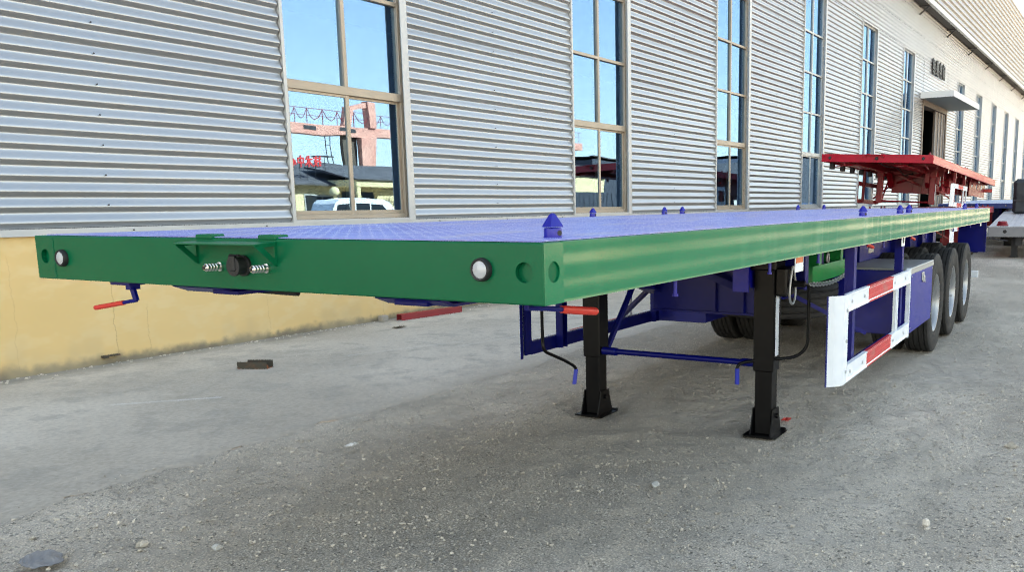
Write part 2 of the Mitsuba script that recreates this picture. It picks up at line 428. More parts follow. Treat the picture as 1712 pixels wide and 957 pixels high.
def apron():
    xs = np.concatenate([np.arange(-14, -1, 0.5), np.arange(-1, 14, 0.06), np.arange(14, 100, 0.8)])
    e = 3.52 + 0.16 * (meshkit.fbm(np.stack([xs * 0.8, xs * 0, xs * 0], -1), 4, 21) - 0.5) + 0.10 * (meshkit.fbm(np.stack([xs * 6, xs * 0, xs * 0], -1), 3, 22) - 0.5)
    rows = []
    for k, (t, z) in enumerate(((0, -0.03), (0.03, -0.004), (0.10, 0.001), (0.5, 0.003), (1, 0.003))):
        rows.append(np.stack([xs, e + t * (7.70 - 0.0486 * xs - e) if k > 2 else e + t * 1.2, np.full_like(xs, z)], -1))
    V = np.stack(rows, 1); n, m = V.shape[:2]; i = np.arange(n * m).reshape(n, m)
    f = np.stack([i[:-1, :-1], i[1:, :-1], i[1:, 1:], i[:-1, 1:]], -1).reshape(-1, 4)
    return trimesh.Trimesh(V.reshape(-1, 3), np.vstack([f[:, :3], f[:, [0, 2, 3]]]), process=False)


put('concrete_pavement', apron(), 'concrete', None, True, kind='structure', label='smooth grey concrete strip along the foot of the factory wall')


# ------------------------------------------------------------------ factory
BY, YW = -0.0485, 7.6647
BM = np.eye(4); BM[:2, :2] = [[math.cos(BY), -math.sin(BY)], [math.sin(BY), math.cos(BY)]]; BM[1, 3] = YW
S, S0, WW = 6.1891, 5.5117, 2.1085
END0, END1 = -7.0, 86.0
factory = thing('factory_building', 'long grey factory hall clad in corrugated metal with tall narrow windows', 'building')
F = lambda name, mesh, b, smooth=False, sub=None, **lab: put(name, mesh, b, sub or factory, smooth, BM, **lab)
ZB, ZT, ZE = 1.41, 8.07, 10.15
wins = [k for k in range(-1, 13) if k != 6]
PITCH = 0.1483
prof_t = np.array([0, .06, .12, .18, .24, .30, .36, .44, .52, .60, .68, .76, .84, .92])
prof_o = np.where(prof_t < 0.36, 0.5 - 0.5 * np.cos(np.pi * prof_t / 0.36), 0.5 + 0.5 * np.cos(np.pi * (prof_t - 0.36) / 0.64))


def corrugated(s0, s1, z0, z1, base=0.012, amp=0.036, seed=0, nx=None, tilt=0.0, pitch=PITCH):
    """horizontal corrugations between heights z0 and z1; outward is -y"""
    zz = []
    k0 = math.floor((z0 - ZB) / pitch) - 1
    while True:
        for t, o in zip(prof_t, prof_o):
            z = ZB + (k0 + t) * pitch
            if z0 - 1e-6 <= z <= z1 + 1e-6:
                zz.append((z, o))
        k0 += 1
        if ZB + k0 * pitch > z1:
            break
    zz = np.array(zz)
    nx = nx or max(2, int((s1 - s0) / 0.35))
    xs = np.linspace(s0, s1, nx + 1)
    XX, ZZ = np.meshgrid(xs, zz[:, 0], indexing='ij'); OO = np.broadcast_to(zz[:, 1], XX.shape)
    w = meshkit.fbm(np.stack([XX * 0.9, ZZ * 0.8, XX * 0 + seed], -1), 3, 31) - 0.5
    w2 = meshkit.noise(np.stack([XX * 1.7, ZZ * 5.0, XX * 0 + seed], -1), 33) - 0.5
    yy = -(base + amp * OO + 0.010 * w + 0.004 * w2 + tilt * (z1 - ZZ))
    V = np.stack([XX, yy, ZZ + 0.008 * w], -1); n, m = XX.shape; i = np.arange(n * m).reshape(n, m)
    f = np.stack([i[:-1, :-1], i[1:, :-1], i[1:, 1:], i[:-1, 1:]], -1).reshape(-1, 4)
    return trimesh.Trimesh(V.reshape(-1, 3), np.vstack([f[:, :3], f[:, [0, 2, 3]]]), process=False)


F('plinth', cat(box(END0, 40.45, 0.0, 0.3, -0.4, 1.335), box(46.1, END1, 0.0, 0.3, -0.4, 1.335)), 'yellow_render', label='cracked yellow rendered plinth under the metal cladding')
F('base_flashing', cat(*[m for a, b in ((END0, 40.45), (46.1, END1)) for m in (box(a, b, -0.050, 0.02, 1.337, 1.345), box(a, b, -0.052, -0.044, 1.337, 1.405), box(a, b, -0.044, 0.02, 1.397, 1.405))]), 'trim_metal')
for side, (a, b) in enumerate(((1.45, 5.5), (7.63, 11.69))):
    pass
edges = []
k_prev = END0
for k in wins:
    a = S0 + k * S
    if k == 7:
        edges.append((k_prev, 40.42, k)); edges.append((46.12, a, k))
    else:
        edges.append((k_prev, a, k))
    k_prev = a + WW
edges.append((k_prev, END1, 99))
NEAR_BAYS = 16.0
screws = []
for a, b, k in edges:
    if a < 24:
        z = ZB; r = 0
        while z < ZT - 1e-3:                         # each sheet six waves tall, lapped over the one below
            z1 = min(z + 6 * PITCH, ZT)
            F('cladding_sheet', corrugated(a + 0.012, b - 0.012, z, z1 + (0.02 if z1 < ZT else 0), base=0.010, seed=k * 3.7 + r * 1.3, tilt=0.008), 'cladding_metal', True)
            z = z1; r += 1
    else:
        F('cladding_panel', corrugated(a + 0.012, b - 0.012, ZB, ZT, seed=k, nx=4), 'cladding_metal', True)
for a, b, k in edges:
    # the course above the window heads
    nxt = b + (WW if k not in (99,) and b < 86 and abs(b - 40.42) > .1 else 0)
    pass
z = ZT; r = 0
while z < ZE + 0.3:
    z1 = min(z + 6 * PITCH, ZE + 0.35)
    F('upper_sheet', corrugated(END0, END1, z, z1, base=0.012, seed=50 + r, nx=60, tilt=0.004), 'cladding_metal', True)
    z = z1; r += 1
F('door_header_cladding', corrugated(40.44, 46.10, 6.28, ZT, seed=71, nx=6), 'cladding_metal', True)
for a, b, k in edges:
    if a > 30 or a < -2:
        continue
    for xc in np.arange(a + 1.87, b - 0.4, 2.05) if a < 24 else []:
        j = 0
        for kk in range(1, 44, 2):
            zz = ZB + (kk + 0.5) * PITCH
            if zz < ZT:
                screws.append(lathe([(0, -0.006), (0.008, -0.006), (0.009, 0.0), (0.0, 0.0)], 'y', 6, (xc + 0.01 * math.sin(kk * 3.1), -0.056, zz)))
    for xc in np.arange(a + 0.5, b, 1.6):
        screws.append(lathe([(0, -0.006), (0.009, -0.006), (0.010, 0.0), (0.0, 0.0)], 'y', 6, (xc, -0.054, 1.372)))
F('cladding_screws', cat(*screws), 'dark_steel', kind='stuff', label='small dark fixing screws in the cladding')

RDEP = 0.16
TR = [3.10, 4.36, 5.57, 6.77]


def window(k):
    a, b = S0 + k * S, S0 + k * S + WW
    w = F('window', cat(box(a + 0.002, a + 0.045, -0.062, RDEP, ZB - 0.02, ZT), box(b - 0.125, b - 0.002, -0.062, -0.050, ZB - 0.02, ZT), box(b - 0.045, b - 0.002, -0.050, RDEP, ZB - 0.02, ZT),
                       box(a + 0.045, b - 0.045, -0.05, RDEP, ZT - 0.05, ZT - 0.003), box(a + 0.045, b - 0.045, -0.058, RDEP, ZB - 0.02, ZB + 0.022)), 'trim_metal')
    fa, fb = a + 0.047, b - 0.047
    y0, y1 = 0.034, RDEP - 0.01
    frame = 'bronze_frame' if k < 3 else 'grey_frame'
    mid = (fa + fb) / 2
    bars = [box(fa, fa + 0.05, y0, y1, ZB + 0.024, ZT - 0.052, 0.004), box(fb - 0.05, fb, y0, y1, ZB + 0.024, ZT - 0.052, 0.004),
            box(fa + 0.05, fb - 0.05, y0, y1, ZB + 0.024, ZB + 0.085, 0.004), box(fa + 0.05, fb - 0.05, y0, y1, ZT - 0.112, ZT - 0.052, 0.004),
            box(mid - 0.03, mid + 0.03, y0 + 0.004, y1 - 0.004, ZB + 0.08, ZT - 0.11, 0.004)]
    for i, t in enumerate(TR):
        h = 0.055 if i == 0 else 0.028
        bars.append(box(fa + 0.045, fb - 0.045, y0 + 0.002 - (0.012 if i == 0 else 0), y1 - 0.002, t - h, t + h, 0.004))
    # sliding sashes in the lowest row: the left one runs in the front track
    z0, z1 = ZB + 0.085, TR[0] - 0.055
    for (p, q_, yy) in ((fa + 0.05, mid + 0.022, y0 + 0.012), (mid - 0.022, fb - 0.05, y0 + 0.044)):
        bars += [box(p, p + 0.042, yy, yy + 0.026, z0, z1, 0.003), box(q_ - 0.042, q_, yy, yy + 0.026, z0, z1, 0.003),
                 box(p + 0.04, q_ - 0.04, yy, yy + 0.026, z0, z0 + 0.05, 0.003), box(p + 0.04, q_ - 0.04, yy, yy + 0.026, z1 - 0.035, z1, 0.003)]
    put('frame', cat(*bars), frame, w, False, BM)
    zs = [ZB + 0.085] + TR + [ZT - 0.11]
    for i in range(5):
        for j, (p, q_) in enumerate(((fa + 0.05, mid - 0.03), (mid + 0.03, fb - 0.05))):
            yy = (y0 + 0.025 + 0.032 * j) if i == 0 else y0 + 0.05
            r_ = random.Random(k * 31 + i * 7 + j)
            tx, tz = r_.uniform(-1, 1) * 0.0012, r_.uniform(-1, 1) * 0.0016      # panes never sit quite parallel
            c0, c1 = zs[i] + (0.02 if i == 0 else 0.0), zs[i + 1]
            A, B = np.meshgrid(np.linspace(-1, 1, 8), np.linspace(-1, 1, 12), indexing='ij')
            PX, PZ = p + (A + 1) / 2 * (q_ - p), c0 + (B + 1) / 2 * (c1 - c0)
            bow = meshkit.noise(np.stack([PX * 3.1, PZ * 2.6, PX * 0 + k + j * 5], -1), 77) - 0.5
            V = np.stack([PX, yy + tx * A + tz * B + 0.0006 * bow, PZ], -1).reshape(-1, 3)
            n_ = np.arange(96).reshape(8, 12); f_ = np.stack([n_[:-1, :-1], n_[1:, :-1], n_[1:, 1:], n_[:-1, 1:]], -1).reshape(-1, 4)
            put('pane', trimesh.Trimesh(V, np.vstack([f_[:, :3], f_[:, [0, 2, 3]]]), process=False), 'window_glass', w, True, BM)


for k in wins:
    window(k)
# doorway, sliding leaf, canopy
F('door_surround', cat(box(40.40, 40.62, -0.07, 0.35, -0.05, 6.02), box(45.88, 46.12, -0.07, 0.35, -0.05, 6.02), box(40.40, 46.12, -0.068, 0.35, 6.022, 6.30)), 'door_brown')
leaf = F('sliding_door', box(43.5, 45.86, 0.02, 0.09, 0.05, 6.0), 'door_brown', label='half open brown sliding door leaf')
for x in (43.5, 44.3, 45.0, 45.7):
    put('rail', box(x, x + 0.09, -0.02, 0.0195, 0.06, 5.98), 'grey_paint', leaf, False, BM)
F('canopy', cat(box(39.9, 46.75, -1.48, -0.045, 6.42, 6.50), box(39.9, 46.75, -1.50, -1.482, 6.25, 6.52), box(39.88, 39.898, -1.5, -0.045, 6.25, 6.52), box(46.752, 46.77, -1.5, -0.045, 6.25, 6.52)), 'canopy_white', label='flat white canopy over the doorway')
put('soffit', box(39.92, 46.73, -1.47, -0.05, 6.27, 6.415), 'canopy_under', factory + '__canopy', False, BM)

# stroke lettering: characters as strokes in a unit square, x to the right, y up
CH = {
    'ji': [[(.18, .95), (.18, .08), (.08, .14)], [(.03, .72), (.36, .76)], [(.03, .40), (.36, .50)], [(.42, .76), (.97, .78)], [(.68, .96), (.68, .56)], [(.46, .55), (.88, .56), (.70, .28), (.45, .05)], [(.50, .44), (.70, .22), (.97, .05)]],
    'shu': [[(.05, .66), (.95, .68)], [(.50, .96), (.50, .03)], [(.48, .64), (.28, .34), (.04, .14)], [(.52, .64), (.72, .34), (.97, .16)], [(.68, .92), (.82, .80)]],
    'zhong': [[(.14, .76), (.14, .34)], [(.14, .76), (.86, .76), (.86, .34)], [(.14, .38), (.86, .38)], [(.50, .97), (.50, .02)]],
    'xin': [[(.14, .54), (.06, .22)], [(.32, .66), (.34, .18), (.48, .08), (.72, .10), (.76, .28)], [(.46, .88), (.58, .70)], [(.80, .64), (.95, .38)]],
    'zu': [[(.26, .94), (.08, .68), (.32, .66), (.06, .36), (.38, .40)], [(.05, .12), (.38, .22)], [(.52, .86), (.52, .10)], [(.52, .86), (.86, .86), (.86, .10)], [(.52, .62), (.86, .62)], [(.52, .36), (.86, .36)], [(.42, .08), (.97, .08)]],
    'zhuang': [[(.30, .96), (.30, .50)], [(.10, .84), (.22, .74)], [(.06, .58), (.30, .66)], [(.40, .80), (.96, .80)], [(.68, .96), (.68, .56)], [(.48, .56), (.90, .56)], [(.05, .42), (.95, .42)], [(.50, .50), (.40, .28), (.06, .10)], [(.34, .30), (.34, .04), (.54, .12)], [(.52, .36), (.94, .05)], [(.86, .34), (.68, .22)]],
    'che': [[(.16, .82), (.86, .82)], [(.44, .96), (.22, .54), (.84, .56)], [(.06, .30), (.95, .30)], [(.54, .70), (.54, .02)]],
    'jian': [[(.10, .78), (.10, .04)], [(.16, .96), (.26, .84)], [(.36, .88), (.90, .88), (.90, .06), (.78, .12)], [(.32, .64), (.32, .20)], [(.32, .64), (.68, .64), (.68, .20)], [(.32, .42), (.68, .42)], [(.32, .22), (.68, .22)]],
}


def glyph(name, w, h, thick, depth, flip=False):
    """strokes as bars standing in the x, z plane, front face at y = -depth"""
    ms = []
    for st in CH[name]:
        for (x0, y0), (x1, y1) in zip(st[:-1], st[1:]):
            a, b = np.array([x0 * w, y0 * h]), np.array([x1 * w, y1 * h])
            if flip:
                a[0], b[0] = w - a[0], w - b[0]
            d = b - a; L = np.linalg.norm(d); d /= L; nn = np.array([-d[1], d[0]]) * thick / 2
            a, b = a - d * thick * 0.35, b + d * thick * 0.35
            ms.append(prism_xz([a + nn, b + nn, b - nn, a - nn], -depth, 0.0))
    return cat(*ms)


for i, (c, x, z) in enumerate((('zu', 42.0, 7.60), ('zhuang', 42.8, 7.60), ('che', 43.6, 7.60), ('jian', 44.4, 7.60))):
    g = glyph(c, 0.54, 0.72, 0.085, 0.06); g.apply_translation((x, -0.045, z))
    F('sign_character', g, 'letter_black', label='black raised character over the doorway')
# eaves: the upper storey stands out over the wall below
F('eave_soffit', box(END0, END1, -0.45, -0.02, 10.15, 10.19), 'dark_soffit')
F('eave_gutter', cat(box(END0, END1, -0.60, -0.585, 10.10, 10.32), box(END0, END1, -0.585, -0.46, 10.10, 10.115)), 'trim_metal')
for j in range(-1, 14):
    s = 38.9 + (j - 6) * S
    F('eave_bracket', cat(box(s - 0.05, s + 0.05, -0.50, -0.05, 10.04, 10.098), bar((s, -0.06, 9.72), (s, -0.46, 10.04), 0.06, 0.06)), 'dark_steel')
z = 10.32
F('upper_wall', corrugated(END0, END1, 10.2, 15.0, base=0.45, amp=0.08, pitch=0.30, seed=90, nx=60), 'upper_cladding', True)
F('roof_edge', cat(box(END0, END1, -0.53, -0.44, 15.0, 15.10), box(END0, END1, -0.44, 24, 15.02, 15.09)), 'trim_metal')
F('shell', cat(box(END0, END1, 23.8, 24, -0.3, 15.02), box(END0, END0 + 0.1, 0.31, 23.8, -0.3, 15.02), box(END1 - 0.1, END1, 0.31, 23.8, -0.3, 15.02), box(END0, END1, 0.36, 23.8, 10.2, 10.3)), 'interior_wall')


# ------------------------------------------------------------------ trailer, built once as a list of parts
class Kit:
    def __init__(self):
        self.parts, self.names, self.cache = [], set(), {}

    def add(self, name, mesh, slot, parent=None, smooth=False, M=None, label=None):
        k = free_key(self.names, f'{parent}__{name}' if parent else name); self.names.add(k)
        self.parts.append((k, mesh, slot, smooth, M, label)); return k

    def emit(self, thing_key, slots, W, skip=(), labels_on=True):
        for k, mesh, slot, smooth, M, label in self.parts:
            if any(k.startswith(s) for s in skip) or slots.get(slot) is None:
                continue
            c = (id(mesh), smooth)
            if c not in self.cache:
                self.cache[c] = (mikit.ply(mesh, None, smooth), mesh)
            d = {**self.cache[c][0], 'bsdf': {'type': 'ref', 'id': slots[slot]}}
            MM = W if M is None else W @ M
            if not np.allclose(MM, np.eye(4)):
                d['to_world'] = T(MM)
            key = f'{thing_key}__{k}'; used.add(key); scene[key] = d
            if label and labels_on:
                labels[key] = {'label': label}


K = Kit()
D, W, L = 1.478, 2.5, 12.4
# front beam with pressed round recesses at its ends
fb = man(box(0, 0.098, 0, W, 1.303, D, 0.004))
for yy in (0.066, W - 0.066):
    fb -= man(lathe([(0, -0.02), (0.0315, -0.02), (0.0285, 0.0028), (0, 0.0028)], '-x', 40, (-0.001, yy, 1.395)))
    fb -= man(lathe([(0, -0.02), (0.0315, -0.02), (0.0285, 0.0028), (0, 0.0028)], 'y', 40, (0.048, 0.001 if yy < 1 else 2.5, 1.395)) if yy < 1 else lathe([(0, 0), (0.01, 0), (0.01, 0.01), (0, 0.01)], 'y', 8, (0.075, 9, 1.395)))
K.add('front_beam', unman(fb), 'rail', label='plain front beam with round pressings at both ends')
cp = man(box(0.003, 0.0975, -0.0024, 0.0004, 1.3045, D - 0.002)) - man(lathe([(0, -0.02), (0.030, -0.02), (0.030, 0.02), (0, 0.02)], 'y', 40, (0.048, 0.0, 1.395)))
K.add('corner_plate', unman(cp), 'side')  # thin plate added so the corner's side face takes the lit green
wb = []
for zz in np.arange(1.312, 1.472, 0.0065):
    s = trimesh.creation.icosphere(1, 0.0055); s.apply_transform(np.diag([0.5, 1 + 0.5 * rng.random(), 0.9, 1]))
    s.apply_translation((-0.0005, 2.372 + rng.normal(0, 0.0025), zz)); wb.append(s)
K.add('weld_bead', cat(*wb), 'rail')
rail_prof = [(0, D)] + [(0.0005 * (1 - math.cos(2 * math.pi * 2.5 * t)), D - 0.173 * t) for t in np.linspace(0.05, 0.97, 24)] + [(0.0, 1.305), (0.06, 1.305), (0.06, 1.312), (0.012, 1.312), (0.012, 1.470), (0.06, 1.470), (0.06, D)]
xs = np.arange(0.1, L + 0.001, 0.06)


def rail_warp(V):
    V = V.copy()
    k = np.clip((V[:, 0] - 0.2) / (L - 0.2), 0, 1)
    V[:, 2] = D - (D - V[:, 2]) * (1 + 0.16 * k)
    w = meshkit.fbm(np.stack([V[:, 0] * 2.3, V[:, 2] * 4, V[:, 0] * 0], -1), 3, 41) - 0.5
    w += 0.6 * (meshkit.noise(np.stack([V[:, 0] * 6.5, V[:, 2] * 5, V[:, 0] * 0], -1), 43) - 0.5)
    V[:, 1] += 0.0032 * w * (V[:, 1] < 0.008) * np.clip((V[:, 0] - 0.11) * 4, 0, 1)
    return V


rail = sweep_x(rail_prof, xs, rail_warp)
K.add('side_beam', rail, 'side', None, 30)
far_rail = rail.copy(); far_rail.apply_transform(np.diag([1, -1, 1, 1.0])); far_rail.apply_translation((0, W, 0)); far_rail.invert()
K.add('side_beam', far_rail, 'side', None, 30)
K.add('rear_beam', box(L - 0.12, L - 0.002, 0.062, W - 0.062, 1.30, 1.476, 0.006), 'rail')
K.add('deck_plate', cat(box(0.012, L - 0.006, 0.022, 2.43, 1.4795, 1.4830), box(0.17, L - 0.1, 0.065, W - 0.065, 1.466, 1.4788)), 'deck')
for i, x in enumerate(np.arange(0.6, L - 0.3, 0.515)):
    K.add('cross_member', box(x, x + 0.06, 0.064, W - 0.064, 1.375, 1.4655), 'frame')
# twist locks: round block with a bore and a four-sided rounded cone
lock = cat(lathe([(0, 0), (0.027, 0), (0.028, 0.004), (0.028, 0.028), (0.025, 0.032), (0, 0.032)], 'z', 24), lathe([(0, -0.002), (0.029, -0.002), (0.029, 0.004), (0, 0.004)], 'z', 24))
cone = trimesh.convex.convex_hull(np.array([(sx * a, sy * b, z) for a, b, z in ((0.0245, 0.021, 0.034), (0.0245, 0.021, 0.038), (0.0095, 0.008, 0.072), (0.005, 0.0045, 0.078), (0.002, 0.002, 0.0795)) for sx in (-1, 1) for sy in (-1, 1)] +
                                          [(a * math.cos(t), b * math.sin(t), z) for a, b, z in ((0.0265, 0.024, 0.0355), (0.016, 0.014, 0.058)) for t in np.linspace(0, 6.28, 16)]))
bore = lathe([(0, -0.001), (0.009, -0.001), (0.009, 0.0035), (0, 0.0035)], 'y', 16, (0.004, -0.0275, 0.015))
for x in (0.235, 4.36, 5.77, 6.2, 10.27, 11.68):
    for yy in (0.12, 2.38):
        if yy > 1 and x < 1:
            continue
        M = trimesh.transformations.translation_matrix((x, yy, 1.4832)) @ trimesh.transformations.rotation_matrix((-0.55 + 0.25 * math.sin(x * 7 + yy)), [0, 0, 1]) @ np.diag([0.98, 0.98, 0.92, 1])
        lk = K.add('twist_lock', lock, 'lock', None, 40, M)
        K.add('cone', cone, 'lock', lk, 30, M)
        K.add('bore', bore, 'hole', lk, False, M)
# shelf bracket for the couplings
y0, y1 = 1.060, 1.470
K.add('coupling_shelf', cat(prism_xz([(-0.088, 1.4595), (-0.088, 1.464), (0.006, 1.4705), (0.006, 1.466)], y0 - 0.004, y1 + 0.004),
                            box(-0.004, 0.055, y0 + 0.0, y0 + 0.085, 1.474, 1.4915, 0.004), box(-0.004, 0.055, y1 - 0.085, y1, 1.474, 1.4915, 0.004)), 'rail', label='small green shelf with two gussets over the couplings')
for yy in (y0, y1 - 0.006):
    g = Polygon([(-0.084, 1.461), (0.001, 1.466), (0.001, 1.385), (-0.012, 1.392), (-0.083, 1.455)], [[(-0.052, 1.452), (-0.008, 1.455), (-0.008, 1.412)]])
    K.add('gusset', prism_xz(g, yy, yy + 0.006), 'rail', 'coupling_shelf')


def lamp(y, z):
    k = K.add('marker_lamp', lathe([(0.022, -0.001), (0.034, -0.001), (0.0345, 0.004), (0.033, 0.014), (0.030, 0.018), (0.0262, 0.017), (0.025, 0.012)], '-x', 40, (-0.001, y, z)), 'rubber', None, 40)
    K.add('lens', lathe([(0, 0.0), (0.0262, 0.0), (0.0262, 0.013), (0.020, 0.017), (0.010, 0.0195), (0.0, 0.0202)], '-x', 40, (-0.001, y, z)), 'lens', k, 40)
    rings = [lathe([(r, 0.0), (r + 0.0011, 0.0), (r + 0.0011, 0.0205 - 8 * r * r), (r, 0.0205 - 8 * r * r)], '-x', 32, (-0.001, y, z)) for r in (0.006, 0.012, 0.018)]
    K.add('lens_ring', cat(*rings), 'lens', k, 40)


lamp(2.304, 1.390); lamp(0.209, 1.400)
# electrical socket and two threaded air couplings
sk = K.add('electric_socket', cat(lathe([(0, -0.001), (0.036, -0.001), (0.036, 0.008), (0.029, 0.010), (0.029, 0.035), (0.033, 0.038), (0.033, 0.046), (0.0, 0.048)], '-x', 32, (-0.001, 1.224, 1.386)),
                                  box(-0.054, -0.042, 1.21, 1.238, 1.37, 1.424, 0.004), cyl((-0.036, 1.20, 1.422), (-0.036, 1.248, 1.422), 0.005, 10)), 'rubber', None, 35)
for yy in (1.345, 1.108):
    pr = [(0, -0.001), (0.0165, -0.001), (0.0165, 0.008), (0.010, 0.0095)]
    for i in range(4):
        x = 0.018 + i * 0.0115
        pr += [(0.0100, x), (0.0138, x + 0.0025), (0.0138, x + 0.0065), (0.0100, x + 0.009)]
    pr += [(0.008, 0.067), (0.0, 0.067)]
    c = K.add('air_coupling', lathe(pr, '-x', 20, (-0.001, yy, 1.380)), 'zinc', None, 30)
    K.add('seal', lathe([(0, 0.0), (0.006, 0.0), (0.006, 0.003), (0, 0.003)], '-x', 16, (-0.068, yy, 1.380)), 'rubber', c)
# locking handles under the front beam and the side beam
h = K.add('lock_handle', cat(box(0.03, 0.10, 1.94, 2.06, 1.288, 1.3025, 0.002), box(0.045, 0.085, 1.955, 1.985, 1.27, 1.290), bar((0.06, 1.968, 1.284), (0.06, 1.948, 1.226), 0.022, 0.012), tube([(0.06, 1.948, 1.228), (0.055, 1.99, 1.222), (0.05, 2.02, 1.216)], 0.0075, 10)), 'frame', label='blue crank handle with a red grip hanging under the front beam')
K.add('grip', tube([(0.05, 2.015, 1.217), (0.03, 2.175, 1.191)], 0.0095, 12), 'grip', h)
for (x, yy, z) in ((0.30, 0.20, 1.255), (4.78, 0.20, 1.268), (6.7, 0.20, 1.255)):
    h = K.add('lock_handle', cat(tube([(x - 0.10, yy, z + 0.05), (x - 0.10, yy, z + 0.012), (x, yy, z), (x + 0.11, yy, z - 0.016)], 0.009, 10), box(x - 0.13, x - 0.07, yy - 0.03, yy + 0.03, z + 0.04, 1.308)), 'frame')
    K.add('grip', tube([(x + 0.10, yy, z - 0.0145), (x + 0.13, yy, z - 0.019), (x + 0.32, yy, z - 0.046), (x + 0.335, yy, z - 0.048)], [0.012, 0.0145, 0.0145, 0.008], 14), 'grip', h, 50)
# main beams with a cranked neck
out = [(0.30, 1.374), (0.30, 1.250), (3.72, 1.246), (3.86, 1.15), (4.08, 0.93), (4.30, 0.87), (4.8, 0.845), (7.0, 0.82), (8.2, 0.86), (12.1, 0.90), (12.25, 0.95), (12.25, 1.374)]
for yc in (0.76, 1.74):
    b = K.add('main_beam', prism_xz(out, yc - 0.008, yc + 0.008), 'frame')
    fl = [(p, q_) for p, q_ in zip(out[1:-2], out[2:-1])]
    K.add('flange', cat(*[bar((p[0] - 0.0, yc, p[1] - 0.006), (q_[0], yc, q_[1] - 0.006), 0.15, 0.014) for p, q_ in fl]), 'frame', b)
    for x in np.arange(4.9, 12.0, 0.95):
        K.add('stiffener', box(x, x + 0.01, yc - 0.07, yc - 0.0085, 0.86, 1.37), 'frame', b)
for ya, yb in ((0.60, 0.90), (1.72, 2.03)):
    K.add('coupler_plate', prism_xz([(0.27, 1.262), (0.34, 1.236), (2.0, 1.238), (2.0, 1.248), (0.34, 1.246), (0.28, 1.27)], ya, yb), 'frame')
for x in (1.2, 3.2, 4.9, 6.9, 9.5):
    K.add('outrigger', prism_xz([(x, 1.374), (x + 0.012, 1.374), (x + 0.012, 1.30), (x, 1.30)], 0.07, 0.75), 'frame')
    K.add('outrigger', prism_xz([(x, 1.374), (x + 0.012, 1.374), (x + 0.012, 1.30), (x, 1.30)], 1.75, 2.43), 'frame')


# lashing pins under the side beam, bracket plates, hoses and cable runs
for x in (1.023, 2.15, 3.04, 4.9, 6.9, 8.9, 10.6):
    K.add('lashing_pin', cat(tube([(x, 0.075, 1.318), (x, 0.075, 1.235)], 0.008, 8), lathe([(0, 0), (0.012, 0), (0.012, 0.010), (0, 0.010)], 'z', 10, (x, 0.075, 1.228))), 'bright')
K.add('leg_bracket', cat(prism_xz([(3.35, 1.372), (3.75, 1.372), (3.62, 1.02), (3.48, 1.02)], 0.646, 0.656), box(3.38, 3.39, 0.63, 0.74, 1.0, 1.372)), 'bright')
K.add('leg_bracket', cat(box(3.72, 3.73, 0.34, 0.74, 1.0, 1.372), box(3.66, 3.74, 0.332, 0.34, 1.0, 1.372)), 'frame')
K.add('hose', tube([(0.2, 1.30, 1.36), (1.0, 1.25, 1.27), (2.1, 1.20, 1.30), (3.2, 1.22, 1.16), (4.4, 1.2, 1.28), (6.0, 1.2, 1.12)], 0.014, 8, 6), 'rubber', None, 50)
K.add('hose', tube([(4.2, 0.735, 1.10), (4.7, 0.72, 1.02), (5.3, 0.735, 1.08), (5.8, 0.735, 1.00)], 0.011, 8, 6), 'rubber', None, 50)


# landing legs
def leg(yc, s):
    xc = 3.55
    k = K.add('landing_leg', cat(box(xc - 0.072, xc + 0.072, yc - 0.072, yc + 0.072, 0.45, 1.30, 0.008), box(xc - 0.105, xc + 0.105, yc - 0.09, yc + 0.09, 1.14, 1.36, 0.01)), 'black')
    K.add('inner_tube', box(xc - 0.06, xc + 0.06, yc - 0.06, yc + 0.06, 0.012, 0.46, 0.006), 'black', k)
    side = [(-0.062, 0.19), (0.062, 0.19), (0.068, 0.15), (0.105, 0.04), (0.115, 0.012), (-0.115, 0.012), (-0.105, 0.04), (-0.068, 0.15)]
    m = [prism_xz([(xc + a, b) for a, b in side], yc + d, yc + d + 0.008) for d in (-0.075, 0.067)]
    m.append(cyl((xc, yc - 0.092, 0.14), (xc, yc + 0.092, 0.14), 0.018, 14))
    K.add('foot_gusset', cat(*m), 'black', k)
    pl = trimesh.convex.convex_hull(np.array([(xc + a, yc + b, z) for a, b, z in ((-.135, -.12, .012), (.135, -.12, .012), (.135, .12, .012), (-.135, .12, .012), (-.12, -.11, 0), (.12, -.11, 0), (.12, .11, 0), (-.12, .11, 0))]))
    K.add('foot', cat(pl, box(xc - 0.155, xc - 0.13, yc - 0.10, yc + 0.10, 0.008, 0.020), box(xc + 0.13, xc + 0.155, yc - 0.10, yc + 0.10, 0.008, 0.020)), 'black', k)
    return k


lg = leg(0.555, 1); leg(1.90, -1)
K.add('data_plate', box(3.628, 3.6285, 0.50, 0.54, 0.72, 0.80), 'white', lg)
K.add('warning_label', box(3.50, 3.57, 0.4785, 0.4795, 0.56, 0.98), 'pale', lg)
gb = K.add('gearbox', cat(box(3.47, 3.66, 0.40, 0.478, 0.97, 1.16, 0.012), cyl((3.56, 0.30, 1.05), (3.56, 0.41, 1.05), 0.022, 16)), 'black')
th = np.linspace(0, 2 * np.pi, 28)
loop = tube(np.stack([3.56 + 0.060 * np.cos(th) * (1 - 0.45 * np.sin(th)), 0.385 + 0 * th, 1.04 + 0.125 * np.sin(th)], -1), 0.008, 8)
K.add('stow_hook', loop, 'zincdull', gb, 50)
K.add('crank_arm', tube([(3.56, 0.31, 1.05), (3.62, 0.29, 1.04), (3.62, 0.29, 0.62), (3.59, 0.36, 0.548), (3.46, 0.68, 0.515), (3.43, 0.72, 0.49), (3.43, 0.72, 0.45)], 0.0115, 10, 6), 'black', None, 50)
K.add('grip', tube([(3.43, 0.72, 0.47), (3.43, 0.72, 0.36)], 0.015, 12), 'bluegrip', 'crank_arm')
